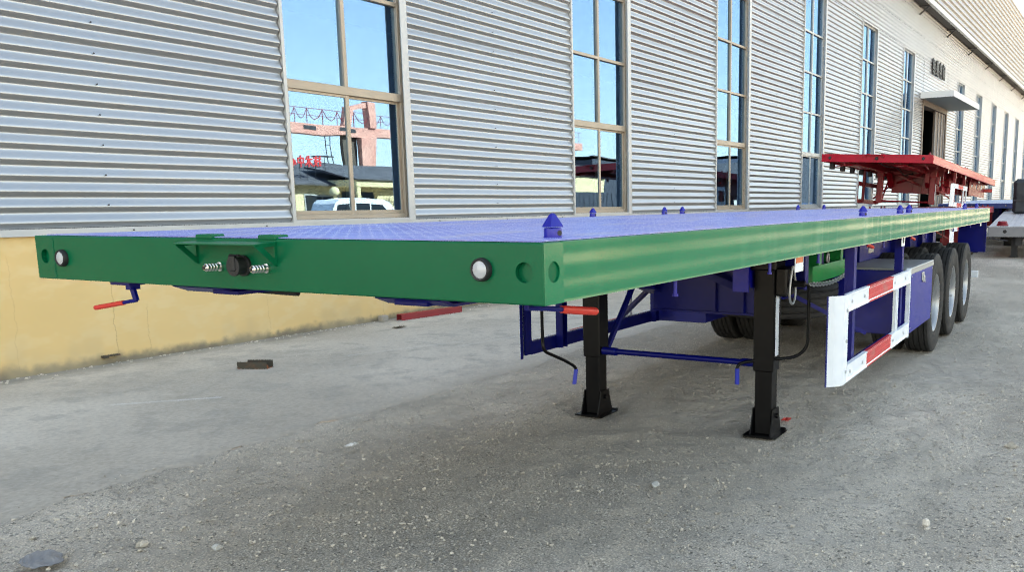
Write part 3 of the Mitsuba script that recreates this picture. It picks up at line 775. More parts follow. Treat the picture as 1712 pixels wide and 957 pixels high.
K.add('crank_arm', tube([(3.55, 2.05, 1.08), (3.05, 2.05, 1.06), (2.92, 1.96, 0.58), (3.16, 1.95, 0.48), (3.33, 1.95, 0.40), (3.34, 1.95, 0.36)], 0.0115, 10, 6), 'black', None, 50)
K.add('grip', tube([(3.34, 1.95, 0.38), (3.31, 1.95, 0.27)], 0.015, 12), 'bluegrip', 'crank_arm_001')
K.add('cross_shaft', cat(cyl((3.52, 0.63, 0.50), (3.52, 1.825, 0.50), 0.021, 16), cyl((3.52, 1.70, 0.50), (3.52, 1.82, 0.50), 0.03, 16), cyl((3.52, 0.64, 0.50), (3.52, 0.72, 0.50), 0.028, 16)), 'frame', None, 40)
K.add('leg_brace', bar((3.66, 1.86, 0.50), (4.30, 1.80, 1.28), 0.035, 0.03), 'frame')
K.add('leg_brace', bar((3.62, 1.72, 1.29), (3.62, 0.72, 1.10), 0.03, 0.03), 'frame')
K.add('guard_stay', bar((4.35, 0.72, 0.93), (4.75, 0.16, 0.57), 0.04, 0.03), 'frame')


# side guards: a bent front plate, two channel rails, uprights, red and white facing
def guard(far):
    f = (lambda m: m) if not far else (lambda m: (m.apply_transform(np.diag([1, -1, 1, 1.0])), m.apply_translation((0, W, 0)), m.invert(), m)[-1])
    col = 'white'
    k = K.add('side_guard', f(prism_yz_plate()), col, label='white side guard rail with red reflective bands' if not far else None)
    for z0, z1 in ((0.885, 1.0), (0.42, 0.535)):
        h = z1 - z0
        pr = [(0, z0), (0, z0 + 0.012), (0.006, z0 + 0.018), (0.006, z1 - 0.018), (0, z1 - 0.012), (0, z1), (0.03, z1), (0.03, z1 - 0.004), (0.012, z1 - 0.004), (0.012, z0 + 0.004), (0.03, z0 + 0.004), (0.03, z0)]
        K.add('rail', f(sweep_x(pr, [3.515, 5.742])), col, k)
        K.add('red_panel', f(cat(box(4.12, 4.97, 0.0035, 0.0058, z0 + 0.0185, z1 - 0.0185), box(4.12, 4.97, -0.0012, 0.0, z1 - 0.0115, z1 - 0.0005), box(4.12, 4.97, -0.0012, 0.0, z0 + 0.0005, z0 + 0.0115), box(4.12, 4.97, 0.001, 0.029, z1, z1 + 0.0012))), 'redref', k)
    hd = [lathe([(0, -0.006), (0.010, -0.006), (0.012, 0), (0, 0)], 'y', 8, (x, 0.0055, z)) for x in (3.62, 3.98, 5.05, 5.5) for z in (0.478, 0.943)] + [lathe([(0, -0.006), (0.011, -0.006), (0.012, 0), (0, 0)], 'y', 8, (3.475, 0.0, z)) for z in (0.50, 0.70, 0.90)]
    K.add('bolt_heads', f(cat(*hd)), 'zincdull', k)
    K.add('upright', f(cat(box(5.13, 5.16, 0.004, 0.03, 0.536, 0.884), box(5.20, 5.235, 0.006, 0.03, 0.536, 0.884))), col, k)
    K.add('upright', f(box(5.715, 5.743, -0.001, 0.034, 0.405, 1.012)), col, k)
    K.add('backing', f(cat(box(3.40, 5.70, 0.031, 0.044, 0.43, 0.99) if False else box(3.42, 3.50, 0.031, 0.05, 0.43, 0.99), box(3.50, 5.70, 0.031, 0.05, 0.89, 0.995), box(3.50, 5.70, 0.031, 0.05, 0.425, 0.53), bar((3.318, 0.082, 0.42), (3.318, 0.082, 1.0), 0.006, 0.03))), 'frame', k)
    for x in (3.85, 5.58):
        K.add('drop_post', f(cat(box(x, x + 0.008, 0.052, 0.115, 0.43, 1.306), box(x, x + 0.075, 0.052, 0.060, 0.43, 1.306), box(x + 0.067, x + 0.075, 0.060, 0.115, 0.43, 1.306))), 'frame', k)
    return k


def prism_yz_plate():
    pts = [(3.318, 0.078), (3.345, 0.045), (3.405, 0.002), (3.44, 0.0), (3.515, 0.0), (3.515, 0.012), (3.45, 0.012), (3.412, 0.014), (3.355, 0.053), (3.33, 0.083)]
    m = trimesh.creation.extrude_polygon(Polygon(pts), 0.58, engine='earcut'); m.apply_translation((0, 0, 0.42)); return m


guard(False); guard(True)
# tool box behind the guard
tb = K.add('tool_box', box(5.78, 7.05, 0.018, 0.69, 0.415, 0.985, 0.006), 'box', label='blue tool box with a grey lid')
K.add('lid', cat(box(5.772, 7.058, 0.010, 0.70, 0.987, 1.006, 0.004), box(5.772, 7.058, 0.008, 0.0165, 0.955, 0.989)), 'galv', tb)
K.add('door_panel', box(5.83, 7.0, 0.010, 0.0175, 0.45, 0.95, 0.003), 'box', tb)
K.add('latch', cat(box(6.36, 6.48, 0.002, 0.0095, 0.855, 0.93, 0.003), box(6.385, 6.455, -0.010, 0.002, 0.84, 0.90, 0.003), cyl((6.42, -0.016, 0.848), (6.42, -0.002, 0.848), 0.014, 14)), 'zincdull', tb)
rv = cat(*[lathe([(0, -0.003), (0.007, -0.003), (0.008, 0), (0, 0)], 'y', 8, (x, 0.0098, z)) for x in (5.85, 6.98) for z in (0.47, 0.93)])
K.add('rivet', rv, 'zincdull', tb)
FB = np.diag([1, -1, 1, 1.0]); FB[1, 3] = W
tf = K.add('tool_box', box(5.78, 7.05, W - 0.56, W - 0.018, 0.415, 0.985, 0.006), 'box')
K.add('lid', box(5.772, 7.058, W - 0.57, W - 0.010, 0.987, 1.006, 0.004), 'galv', tf)
K.add('bulkhead', cat(box(4.20, 4.212, 0.77, 1.73, 0.74, 1.372), box(4.17, 4.2, 0.77, 1.73, 0.735, 0.75), box(4.16, 4.2, 1.18, 1.20, 0.75, 1.36), box(4.16, 4.2, 0.95, 0.965, 0.75, 1.36)), 'frame')
K.add('cross_brace', bar((3.7, 0.80, 1.29), (4.19, 1.60, 1.0), 0.05, 0.05), 'frame')
K.add('cross_brace', bar((3.78, 1.70, 1.29), (4.15, 1.0, 0.95), 0.05, 0.05), 'frame')
K.add('cross_tube', box(4.5, 4.56, 0.77, 1.73, 0.92, 1.02), 'frame')
K.add('cross_tube', box(5.6, 5.66, 0.77, 1.73, 0.88, 1.02), 'frame')
K.add('guard_stay', bar((4.35, 1.78, 0.95), (4.75, 2.34, 0.57), 0.04, 0.03), 'frame')
sb = K.add('storage_box', box(6.35, 7.25, 0.58, 0.75, 1.01, 1.20, 0.006), 'frame')
K.add('emblem_plate', cat(box(6.70, 6.92, 0.574, 0.579, 1.08, 1.13, 0.002)), 'galv', sb)
# spare wheel carrier: green tray over a wheel lying flat
tr = K.add('spare_wheel_carrier', cat(box(4.45, 5.55, 0.50, 0.66, 1.02, 1.035), box(4.45, 5.55, 0.50, 0.506, 0.97, 1.10), box(4.44, 4.452, 0.50, 0.66, 0.97, 1.10), box(5.548, 5.56, 0.50, 0.66, 0.97, 1.10),
                                      box(4.62, 4.70, 0.505, 0.65, 1.035, 1.30), box(5.30, 5.38, 0.505, 0.65, 1.035, 1.30)), 'tray', label='green spare wheel carrier hung under the deck')
lk = []
for i in range(26):
    t = i / 25; c = np.array([4.35 + 1.15 * t, 0.485 - 0.008 * (i % 2), 0.985 - 0.035 * math.sin(t * 3.14) - 0.01 * (1 - t)])
    a = np.linspace(0, 2 * np.pi, 9); r = 0.020
    u = np.array([1, 0, 0.2]); v = np.array([0, 0.3, 1]) if i % 2 else np.array([0, 1, 0.3])
    lk.append(tube(c + r * (np.cos(a)[:, None] * u * 1.3 + np.sin(a)[:, None] * v * 0.7), 0.0055, 5))
K.add('chain', cat(*lk), 'zincdull', tr)
a = np.linspace(0, 2 * np.pi, 16)
K.add('lifting_eye', tube(np.stack([4.98 + 0.035 * np.cos(a), 0.53 + 0 * a, 1.135 + 0.035 * np.sin(a)], -1), 0.009, 8), 'zincdull', tr, 50)
# pale tags hung below the side beam
for x, z, slot in ((2.50, 1.256, 'white'), (5.52, 1.255, 'white'), (8.45, 1.262, 'white'), (11.6, 1.27, 'white')):
    tg = K.add('reflector_tag', box(x, x + 0.15, 0.050, 0.053, z - 0.045, z + 0.047), slot)
    K.add('print', cat(box(x + 0.012, x + 0.138, 0.0485, 0.0498, z + 0.004, z + 0.036)) if x < 3 else box(x + 0.045, x + 0.105, 0.0485, 0.0498, z - 0.02, z + 0.034), 'orange' if x < 3 else 'hole', tg)


# wheels
def tyre_mesh():
    R, hw = 0.525, 0.140
    pr = [(0.298, -0.100), (0.305, -0.118), (0.335, -0.132), (0.40, -0.1395), (0.455, -0.137), (0.492, -0.131), (0.510, -0.124), (0.5215, -0.1165)]
    for g in (-0.080, -0.027, 0.027, 0.080):
        w = 0.0065
        pr += [(R, g - w - 0.002), (R - 0.016, g - w + 0.002), (R - 0.016, g + w - 0.002), (R, g + w + 0.002)]
    pr += [(0.5215, 0.1165), (0.510, 0.124), (0.492, 0.131), (0.455, 0.137), (0.40, 0.1395), (0.335, 0.132), (0.305, 0.118), (0.298, 0.100)]
    pr = np.array(pr); n = 168
    ang = np.arange(n) * 2 * np.pi / n
    V = []
    for i, t in enumerate(ang):
        r = pr[:, 0].copy()
        if i % 4 == 0:
            r -= 0.006 * ((np.abs(pr[:, 1]) > 0.084) & (r > 0.505))
        if i % 3 == 0:
            r -= 0.003 * ((np.abs(pr[:, 1]) < 0.084) & (r > 0.52))
        V.append(np.stack([r * np.cos(t), pr[:, 1], r * np.sin(t)], -1))
    V = np.array(V); m = len(pr); i = np.arange(n * m).reshape(n, m); i = np.vstack([i, i[:1]])
    f = np.stack([i[:-1, :-1], i[:-1, 1:], i[1:, 1:], i[1:, :-1]], -1).reshape(-1, 4)
    return trimesh.Trimesh(V.reshape(-1, 3), np.vstack([f[:, :3], f[:, [0, 2, 3]]]), process=False)


tyre = tyre_mesh(); trimesh.repair.fix_normals(tyre)
# outer rim seen from -y: flange, deep cone, disc with hand holes, hub
rim_p = [(0.318, -0.112), (0.312, -0.120), (0.300, -0.116), (0.288, -0.098), (0.276, -0.080), (0.270, 0.0), (0.262, 0.048), (0.235, 0.078), (0.185, 0.092), (0.150, 0.092), (0.140, 0.080), (0.105, 0.080)]
rim = lathe([(r, -y) for r, y in rim_p], 'y', 48); rim = lathe(rim_p, 'y', 48)
rim_back = lathe([(0.29, 0.10), (0.27, 0.02), (0.268, -0.06), (0.30, -0.10)], 'y', 32)
hub = cat(lathe([(0, -0.045), (0.060, -0.045), (0.075, -0.035), (0.078, 0.03), (0.105, 0.04), (0.106, 0.085), (0, 0.085)], 'y', 28),
          *[lathe([(0, 0.05), (0.014, 0.05), (0.016, 0.092), (0, 0.092)], 'y', 6, (0.167 * math.cos(t), 0, 0.167 * math.sin(t))) for t in np.arange(10) * 2 * np.pi / 10])
hole = cat(*[lathe([(0, 0.0), (0.030, 0.0), (0.030, 0.006), (0, 0.006)], 'y', 16, (0.218 * math.cos(t), 0.0775, 0.218 * math.sin(t))) for t in np.arange(8) * 2 * np.pi / 8 + 0.3])
valve = tube([(0.245, 0.05, 0.0), (0.262, -0.02, 0.0), (0.268, -0.09, 0.0)], 0.006, 8)
MX = np.diag([1, -1, 1, 1.0])
tyre_m = tyre.copy(); tyre_m.apply_transform(MX); tyre_m.invert()
rim_m = rim.copy(); rim_m.apply_transform(MX); rim_m.invert()
for ax in (7.58, 8.87, 10.16):
    for yc, far in ((0.17, 0), (0.50, None), (2.00, None), (2.33, 1)):
        rot = trimesh.transformations.rotation_matrix(1.3 + ax * 2.7 + yc, [0, 1, 0])
        M = trimesh.transformations.translation_matrix((ax, yc, 0.517)) @ rot
        w = K.add('wheel', tyre, 'rubbery', None, 32, M)
        if far is None:
            K.add('rim', rim_back, 'rim', w, 30, M)
        else:
            if far:
                M = M @ trimesh.transformations.rotation_matrix(math.pi, [0, 0, 1])
            K.add('rim', rim, 'rim', w, 30, M)
            K.add('hub', hub, 'rim', w, 30, M)
            K.add('hand_holes', hole, 'hole', w, False, M)
            K.add('valve', valve, 'zincdull', w, 40, M)
    K.add('axle', cyl((ax, 0.10, 0.517), (ax, 2.40, 0.517), 0.065, 16), 'hole', None, 40)
    for yc in (0.76, 1.74):
        K.add('leaf_spring', cat(*[bar((ax - 0.5 + 0.06 * i, yc, 0.70 + 0.016 * i), (ax + 0.5 - 0.06 * i, yc, 0.70 + 0.016 * i), 0.09, 0.012) for i in range(5)], box(ax - 0.68, ax - 0.60, yc - 0.05, yc + 0.05, 0.66, 0.86), box(ax - 0.08, ax + 0.08, yc - 0.07, yc + 0.07, 0.45, 0.70)), 'hole')
SM = trimesh.transformations.translation_matrix((5.0, 0.98, 0.80)) @ trimesh.transformations.rotation_matrix(math.pi / 2, [1, 0, 0])
w = K.add('spare_wheel', tyre, 'rubbery', None, 32, SM, label='spare wheel lying flat under the green carrier')
K.add('rim', rim, 'rim', w, 30, SM)
# rear end
K.add('lamp_panel', cat(box(12.20, 12.214, 0.015, 0.42, 0.81, 1.29, 0.003), box(12.18, 12.20, 0.015, 0.03, 0.81, 1.29)), 'frame')
K.add('lamp_panel', cat(box(12.20, 12.214, 2.08, 2.485, 0.81, 1.29, 0.003)), 'frame')
K.add('rear_bumper', cat(box(11.95, 12.03, 0.08, 2.42, 0.44, 0.54, 0.006), box(11.97, 12.03, 0.70, 0.80, 0.54, 0.90), box(11.97, 12.03, 1.70, 1.80, 0.54, 0.90)), 'white')
K.add('air_tank', lathe([(0, -0.32), (0.07, -0.31), (0.115, -0.28), (0.13, -0.24), (0.13, 0.24), (0.115, 0.28), (0.07, 0.31), (0, 0.32)], 'y', 28, (11.2, 0.42, 0.68)), 'frame', None, 40)
K.add('air_hose', cat(tube([(0.5, 1.55, 1.23), (0.45, 2.1, 1.245), (0.40, 1.90, 1.245)], 0.012, 8, 5)), 'rubber', None, 40)
K.add('rear_lamp', cat(box(12.214, 12.235, 0.06, 0.36, 1.05, 1.17, 0.006)), 'redref')

SLOT_MAIN = dict(rail='green_paint', side='green_rail_paint', deck='deck_paint', frame='shaded_blue_paint', bright='bright_blue_paint', lock='bright_blue_paint', hole='black_rubber', rubber='black_rubber', rubbery='rubber', lens='lens', zinc='zinc', zincdull='galvanised',
                 grip='red_grip', bluegrip='blue_grip', black='black_paint', white='white_paint', pale='white_paint', redref='reflective_red', galv='galvanised', tray='tray_paint', orange='tag_orange', box='box_paint', rim='rim_silver')
SLOT_RED = {**SLOT_MAIN, 'rail': 'red_paint', 'side': 'red_paint', 'deck': 'red_deck_paint', 'frame': 'dark_red_paint', 'bright': 'dark_red_paint', 'lock': 'dark_red_paint', 'black': 'dark_red_paint', 'tray': 'dark_red_paint', 'box': 'dark_red_paint', 'grip': 'dark_red_paint', 'bluegrip': 'dark_red_paint', 'galv': 'dark_red_paint', 'zinc': 'dark_steel', 'lens': 'dark_steel'}
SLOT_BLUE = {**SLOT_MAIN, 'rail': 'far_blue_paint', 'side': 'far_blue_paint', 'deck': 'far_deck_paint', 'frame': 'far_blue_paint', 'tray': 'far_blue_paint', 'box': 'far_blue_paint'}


def place(x, y, z, yaw=0.0, pitch=0.0, roll=0.0):
    """local front right deck corner (0, 0, D) goes to x, y, z; pitch is the rise per metre along the length, roll the rise per metre across"""
    ex = np.array([math.cos(yaw), math.sin(yaw), pitch]); ex /= np.linalg.norm(ex)
    ey = np.array([-math.sin(yaw), math.cos(yaw), roll]); ey -= ex * (ex @ ey); ey /= np.linalg.norm(ey)
    M = np.eye(4); M[:3, 0], M[:3, 1], M[:3, 2] = ex, ey, np.cross(ex, ey)
    M[:3, 3] = np.array([x, y, z]) - M[:3, :3] @ [0, 0, D]
    return M


t = thing('flatbed_trailer', 'long flatbed trailer with green side beams, blue deck and blue frame, nearest the camera', 'trailer')
K.emit(t, SLOT_MAIN, np.eye(4))
t = thing('flatbed_trailer', 'red flatbed trailer stacked high behind the green and blue one', 'trailer')
NOWHEEL = ('wheel', 'axle', 'leaf_spring', 'spare_wheel', 'rear_bumper', 'landing_leg__inner', 'landing_leg__foot', 'landing_leg_001__inner', 'landing_leg_001__foot', 'crank_arm', 'air_tank', 'lamp_panel', 'air_hose', 'air_coupling', 'tool_box', 'weld')
K.emit(t, SLOT_RED, place(18.18, 1.734, 2.598, -0.017, -0.024, 0.047), NOWHEEL, False)
RM = place(18.18, 1.734, 2.598, -0.017, -0.024, 0.047)
hp = Polygon([(8.4, 0.84), (12.25, 0.84), (12.25, 1.31), (8.4, 1.31)], [[(x + 0.16 * math.cos(a), 1.16 + 0.085 * math.sin(a)) for a in np.linspace(0, 6.1, 16)] for x in (9.0, 10.1, 11.3)])
put('rear_side_panel', prism_xz(hp, 0.30, 0.31), 'dark_red_paint', t, False, RM, label='dark red rear side panel with three oval openings')
for i in range(7):
    put('hanging_block', box(0.55 + 0.95 * i, 0.70 + 0.95 * i, 2.36, 2.46, 1.16, 1.304, 0.01), 'dark_steel', t, False, RM)
t = thing('flatbed_trailer', 'lower red flatbed trailer under the stacked red one, mostly hidden by the blue deck', 'trailer')
K.emit(t, SLOT_RED, place(18.3, 1.75, 1.40, -0.017), ('weld', 'landing_leg__foot_g',), False)
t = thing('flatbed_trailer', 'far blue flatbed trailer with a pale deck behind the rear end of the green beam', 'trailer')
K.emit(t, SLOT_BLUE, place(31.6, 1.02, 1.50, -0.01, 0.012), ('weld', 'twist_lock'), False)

# grey flatbed at the right edge, nose low on its legs
GM = place(24.0, -1.43, 0.87, 0.03, 0.042)
t = thing('grey_flatbed_trailer', 'grey flatbed trailer facing the camera at the right edge', 'trailer')
G = lambda name, mesh, b, smooth=False, sub=None: put(name, mesh, b, sub or t, smooth, GM)
G('front_beam', cat(box(0, 0.18, 0, W, D - 0.27, D - 0.004, 0.008)), 'grey_paint')
G('corner_hole', cat(cyl((-0.004, 2.07, D - 0.12), (0.02, 2.07, D - 0.12), 0.05, 20), cyl((-0.004, 0.43, D - 0.12), (0.02, 0.43, D - 0.12), 0.05, 20)), 'black_rubber')
for yy in (0, W - 0.07):
    G('side_beam', box(0.182, 12.2, yy, yy + 0.07, D - 0.25, D - 0.004), 'grey_paint')
for i in range(16):
    y0 = 0.01 + i * 0.155
    G('deck_board', box(0.01, 12.2, y0, y0 + 0.149, D - 0.003, D + 0.02 + 0.003 * (i % 3), 0.003), 'grey_deck')
for yy in (0.55, 1.75):
    G('landing_leg', cat(box(0.9, 1.05, yy, yy + 0.17, D - 0.90, D - 0.27), box(0.86, 1.09, yy - 0.03, yy + 0.20, D - 0.91, D - 0.89)), 'dark_steel')
G('main_beam', cat(box(0.4, 12, 0.65, 0.80, D - 0.55, D - 0.26), box(0.4, 12, 1.65, 1.80, D - 0.55, D - 0.26)), 'dark_steel')
G('cross_box', cat(box(0.5, 1.4, 0.2, 1.45, D - 0.72, D - 0.272, 0.02), box(0.3, 1.2, 0.0, 0.95, D - 0.90, D - 0.275, 0.05)), 'dark_steel')
G('lock_handle', cat(box(0.02, 0.10, 2.33, 2.47, D - 0.34, D - 0.27), tube([(0.05, 2.40, D - 0.31), (-0.02, 2.3, D - 0.33), (-0.06, 1.98, D - 0.37)], 0.018, 8)), 'dark_steel')
for yc in (0.2, 2.3):
    for ax in (8.2, 9.5):
        G('wheel', tyre, 'rubber', 32)
        M = GM @ trimesh.transformations.translation_matrix((ax, yc, D - 0.95))
        scene[[k for k in scene if k.startswith(t + '__wheel')][-1]]['to_world'] = T(M)
wm = trimesh.transformations.translation_matrix
single('rope_coil', 'dull red coil of rope on the front corner of the grey trailer', 'rope', cat(*[tube(np.stack([0.25 + (0.15 - 0.02 * i) * np.cos(th), 2.15 + (0.13 - 0.015 * i) * np.sin(th), D + 0.045 + 0.04 * i + 0 * th], -1), 0.022, 8) for i in range(3)]), 'dark_red_paint', 50, GM)
# covered load on it
cov = thing('covered_crate', 'tall dark tarpaulin covered crate standing on the grey trailer', 'crate')


def tarp_box():
    m = box(0, 1.3, 0, 1.6, 0, 1.15, 0.10)
    for _ in range(4):
        m = m.subdivide()
    v = np.array(m.vertices); n_ = meshkit.fbm(v * 3.0, 4, 51) - 0.5
    c = v - [0.65, 0.8, 0.4]; v += c / (np.linalg.norm(c, axis=1, keepdims=True) + .1) * 0.09 * n_[:, None]; v[:, 2] = np.maximum(v[:, 2], 0)
    m.vertices = v; return m


CM = GM @ wm((6.0, 0.55, D + 0.022))
put('tarpaulin', tarp_box(), 'tarp', cov, True, CM)
put('strap', cat(box(-0.035, -0.02, -0.01, 1.61, 0.44, 0.48)), 'dark_steel', cov, False, CM)

# ------------------------------------------------------------------ litter on the ground
M = np.eye(4); a = math.atan2(5.74 - 6.02, 3.68 - 3.547); M[:2, :2] = [[math.cos(a), -math.sin(a)], [math.sin(a), math.cos(a)]]; M[:3, 3] = (3.547, 6.02, 0.003)
oc = thing('steel_channel_offcut', 'short rusty steel channel offcut lying on the concrete', 'steel offcut')
put('channel', cat(box(0, 0.30, 0, 0.006, 0, 0.07, 0.001), box(0.0, 0.30, 0.007, 0.105, 0.0, 0.006, 0.001), box(0.055, 0.315, 0.106, 0.112, 0, 0.075, 0.001)), 'rust', oc, False, M)
put('cut_end', cat(box(0.301, 0.304, 0.0, 0.11, 0, 0.007), box(0.26, 0.303, 0.007, 0.03, 0.007, 0.035)), 'fresh_rust', oc, False, M)
p0, p1 = np.array([7.0, 7.04, 0]), np.array([8.15, 6.90, 0]); d = (p1 - p0) / np.linalg.norm(p1 - p0)
M = np.eye(4); M[:3, 0] = d; M[:3, 1] = (-d[1], d[0], 0); M[:3, 3] = p0 + [0, 0, 0.004]
single('red_steel_channel', 'long red steel channel lying along the foot of the wall', 'steel channel', cat(box(0, 1.16, 0, 0.006, 0, 0.085), box(0, 1.16, 0.0065, 0.10, 0.079, 0.085), box(0, 1.16, 0.1005, 0.106, 0, 0.085)), 'faded_red', False, M)


def crumple(w, l, h, seed, n=9):
    g = np.linspace(-0.5, 0.5, n); A, B = np.meshgrid(g, g, indexing='ij')
    if n > 9:                                            # rounded outline
        A, B = A * np.sqrt(1 - 2 * B ** 2), B * np.sqrt(1 - 2 * A ** 2)
    z = h * meshkit.fbm(np.stack([A * 5, B * 5, A * 0 + seed], -1), 3, seed)
    k = 1 - 0.25 * meshkit.noise(np.stack([A * 4, B * 4, A * 0], -1), seed + 3)
    V = np.stack([A * w * k, B * l * k, z + 0.004], -1).reshape(-1, 3); i = np.arange(n * n).reshape(n, n)
    f = np.stack([i[:-1, :-1], i[1:, :-1], i[1:, 1:], i[:-1, 1:]], -1).reshape(-1, 4)
    top = np.vstack([f[:, :3], f[:, [0, 2, 3]]]); N = len(V)
    V2 = V.copy(); V2[:, 2] -= 0.0015
    return trimesh.Trimesh(np.vstack([V, V2]), np.vstack([top, top[:, ::-1] + N]), process=False)


single('paper_scrap', 'crumpled white paper scrap on the gravel in front of the trailer', 'paper', crumple(0.10, 0.06, 0.05, 4), 'paper', False, wm((1.99, 2.874, 0.0)))
single('plastic_scrap', 'flattened grey sheet of plastic in the bottom left corner', 'plastic sheet', crumple(0.19, 0.24, 0.035, 9, 13), 'grey_paint', False, wm((0.0, 2.76, -0.004)))
single('plastic_scrap', 'small red plastic scrap beside the foot of the nearest landing leg', 'plastic scrap', crumple(0.09, 0.06, 0.03, 12), 'red_grip', False, wm((3.95, 0.53, -0.002)))
wl = BM @ wm((3.18, -0.03, 0.085))
single('iron_bracket', 'small black iron bracket sticking out of the yellow plinth near the ground', 'bracket', cat(box(-0.08, 0.08, -0.03, 0.04, 0, 0.012), box(-0.085, -0.04, -0.035, 0.04, -0.012, 0.012)), 'rust', False, wl)
single('concrete_block', 'small grey concrete block standing against the wall left of the red channel', 'block', box(-0.05, 0.06, -0.05, 0.05, 0, 0.085, 0.008), 'concrete', False, BM @ wm((6.85, -0.10, 0.003)))
single('iron_plate', 'small dark iron plate lying on the concrete near the red channel', 'iron plate', crumple(0.22, 0.10, 0.02, 15), 'rust', False, wm((6.44, 6.577, 0.003)))


def rock(r, seed, flat=0.65, sub=1):
    g = np.random.default_rng(seed); v = g.normal(size=(9 + 7 * sub, 3)); v /= np.linalg.norm(v, axis=1, keepdims=True)
    v *= (0.8 + 0.35 * g.random((len(v), 1))) * [1, 0.6 + 0.4 * g.random(), flat * (0.8 + 0.5 * g.random())]
    return trimesh.convex.convex_hull(v * r)


for (x, y, r, s, lab, m_) in ((2.235, 0.755, 0.034, 1, 'pale broken stone in the gravel in front of the landing legs', 'pale_stone'), (0.487, 2.205, 0.026, 2, 'pale round stone on the gravel at the bottom left', 'pale_stone'),
                              (0.353, 2.564, 0.030, 3, 'dark flat stone near the grey plastic sheet', 'grey_stone'), (2.313, -0.701, 0.028, 4, 'dark round stone on the gravel at the lower right', 'grey_stone'),
                              (3.994, -0.968, 0.04, 5, 'small stone at the right edge of the gravel', 'grey_stone')):
    single('stone', lab, 'stone', rock(r, s, 0.75, 2), m_, False, wm((x, y, 0.0)))


def scatter(n, size, region, seed, power=1.6):
    g = np.random.default_rng(seed); proto = [rock(1.0, 100 + i, 0.6, 1 if size[1] > 0.016 else 0) for i in range(10)]
    V, F_, at = [], [], 0
    (x0, x1), (y0, y1) = region
    while n > 0:
        u = g.random() ** power; x = x0 + (x1 - x0) * u; y = y0 + (y1 - y0) * g.random()
        c = meshkit.fbm(np.array([[x * 0.8, y * 1.1, 3.0]]), 3, 61)[0]
        if g.random() > np.clip((c - 0.30) * 3.5, 0.12, 1):
            continue
        if y > 3.3 and g.random() > np.clip((4.2 - y) * 0.8, 0.02, 1):
            continue
        m = proto[g.integers(10)]; s = size[0] * (size[1] / size[0]) ** (g.random() ** 2.2); a = g.random() * 6.28
        ca, sa = math.cos(a), math.sin(a); v = np.array(m.vertices) * s * (0.75 + 0.5 * g.random(3))
        v = v @ np.array([[ca, sa, 0], [-sa, ca, 0], [0, 0, 1]])
        V.append(v + [x, y, (0.005 if y > 3.6 else -0.008) + 0.15 * s]); F_.append(np.array(m.faces) + at); at += len(v); n -= 1
    return trimesh.Trimesh(np.vstack(V), np.vstack(F_), process=False)


put('gravel_stones', cat(scatter(15000, (0.003, 0.0085), ((-0.8, 12), (-2.4, 3.7)), 1), scatter(8000, (0.006, 0.016), ((-0.6, 14), (-2.4, 3.6)), 2, 1.25), scatter(4500, (0.004, 0.012), ((0.6, 5.5), (-2.3, 2.6)), 4, 1.0), scatter(420, (0.003, 0.010), ((0.0, 12), (3.4, 7.4)), 3, 1.0)), 'grey_stone', None, False, kind='stuff', category='gravel', label='loose grey stones and chips strewn over the gravel yard')
wall_grit = np.random.default_rng(5)
bits = []
for i in range(260):
    s = wall_grit.uniform(1.5, 11); o = abs(wall_grit.normal(0, 0.10)) + 0.02; m = rock(wall_grit.uniform(0.006, 0.022), 200 + i % 9, 0.6, 0)
    m.apply_translation((s, -o, 0.006)); bits.append(m)
put('rubble', cat(*bits), 'grey_stone', None, False, BM, kind='stuff', category='rubble', label='crumbs of broken render along the foot of the wall')

# ------------------------------------------------------------------ the far side of the yard, seen in the window panes
o = thing('yellow_workshop', 'low sunlit yellow building with a dark tiled roof mirrored in the first window', 'building')
H = lambda n, m, b, sub=None, **lab: put(n, m, b, sub or o, False, None, **lab)
H('wall', box(24, 57.0, -40, -30, -0.1, 3.15), 'yellow_wall')
rp = [(-29.3, 3.05), (-29.3, 3.16), (-34.5, 4.75), (-40.7, 3.16), (-40.7, 3.05), (-34.5, 4.60)]
H('roof', prism_yz(rp, 23.5, 57.1), 'roof_tile')
for x in (33.2, 43.0, 48.5, 54.0):
    f_ = H('window', box(x, x + 2.6, -29.99, -29.94, 0.9, 2.5), 'grey_frame')
    H('glass', cat(box(x + 0.08, x + 1.26, -29.935, -29.93, 0.98, 2.42), box(x + 1.34, x + 2.52, -29.935, -29.93, 0.98, 2.42)), 'dark_glass', f_)
H('porch', cat(box(35.0, 39.0, -29.98, -27.6, 3.0, 3.42), box(35.05, 35.35, -27.9, -27.65, -0.1, 3.0), box(38.65, 38.95, -27.9, -27.65, -0.1, 3.0)), 'yellow_wall')
H('doorway', box(36.0, 38.4, -29.99, -29.96, 0, 2.7), 'dark_glass')
H('porch_roof', prism_yz([(-27.4, 3.44), (-27.4, 3.5), (-32, 4.35), (-32, 4.2)], 34.8, 39.2), 'roof_tile')
for i, c in enumerate(('xin', 'zhong', 'shu', 'ji')):
    g = glyph(c, 0.58, 0.72, 0.09, 0.06, False); g.apply_transform(np.diag([-1, -1, 1, 1.0])); g.apply_translation((32.62 + i * 0.66, -29.9, 4.20))
    k = single('roof_sign_character', ['red roof character farthest left of the four mirrored in the first window', 'second red roof character from the left mirrored in the first window', 'third red roof character from the left mirrored in the first window', 'red roof character farthest right of the four mirrored in the first window'][i], 'sign', g, 'sign_red', group='red sign characters on the roof')
o = thing('roof_sign_frame', 'thin steel frame carrying the red characters above the yellow building', 'frame')
H('post', cat(*[cyl((32.3 + i * 0.66, -29.98, 3.2), (32.3 + i * 0.66, -29.98, 4.9), 0.02, 6) for i in range(5)]), 'dark_steel')
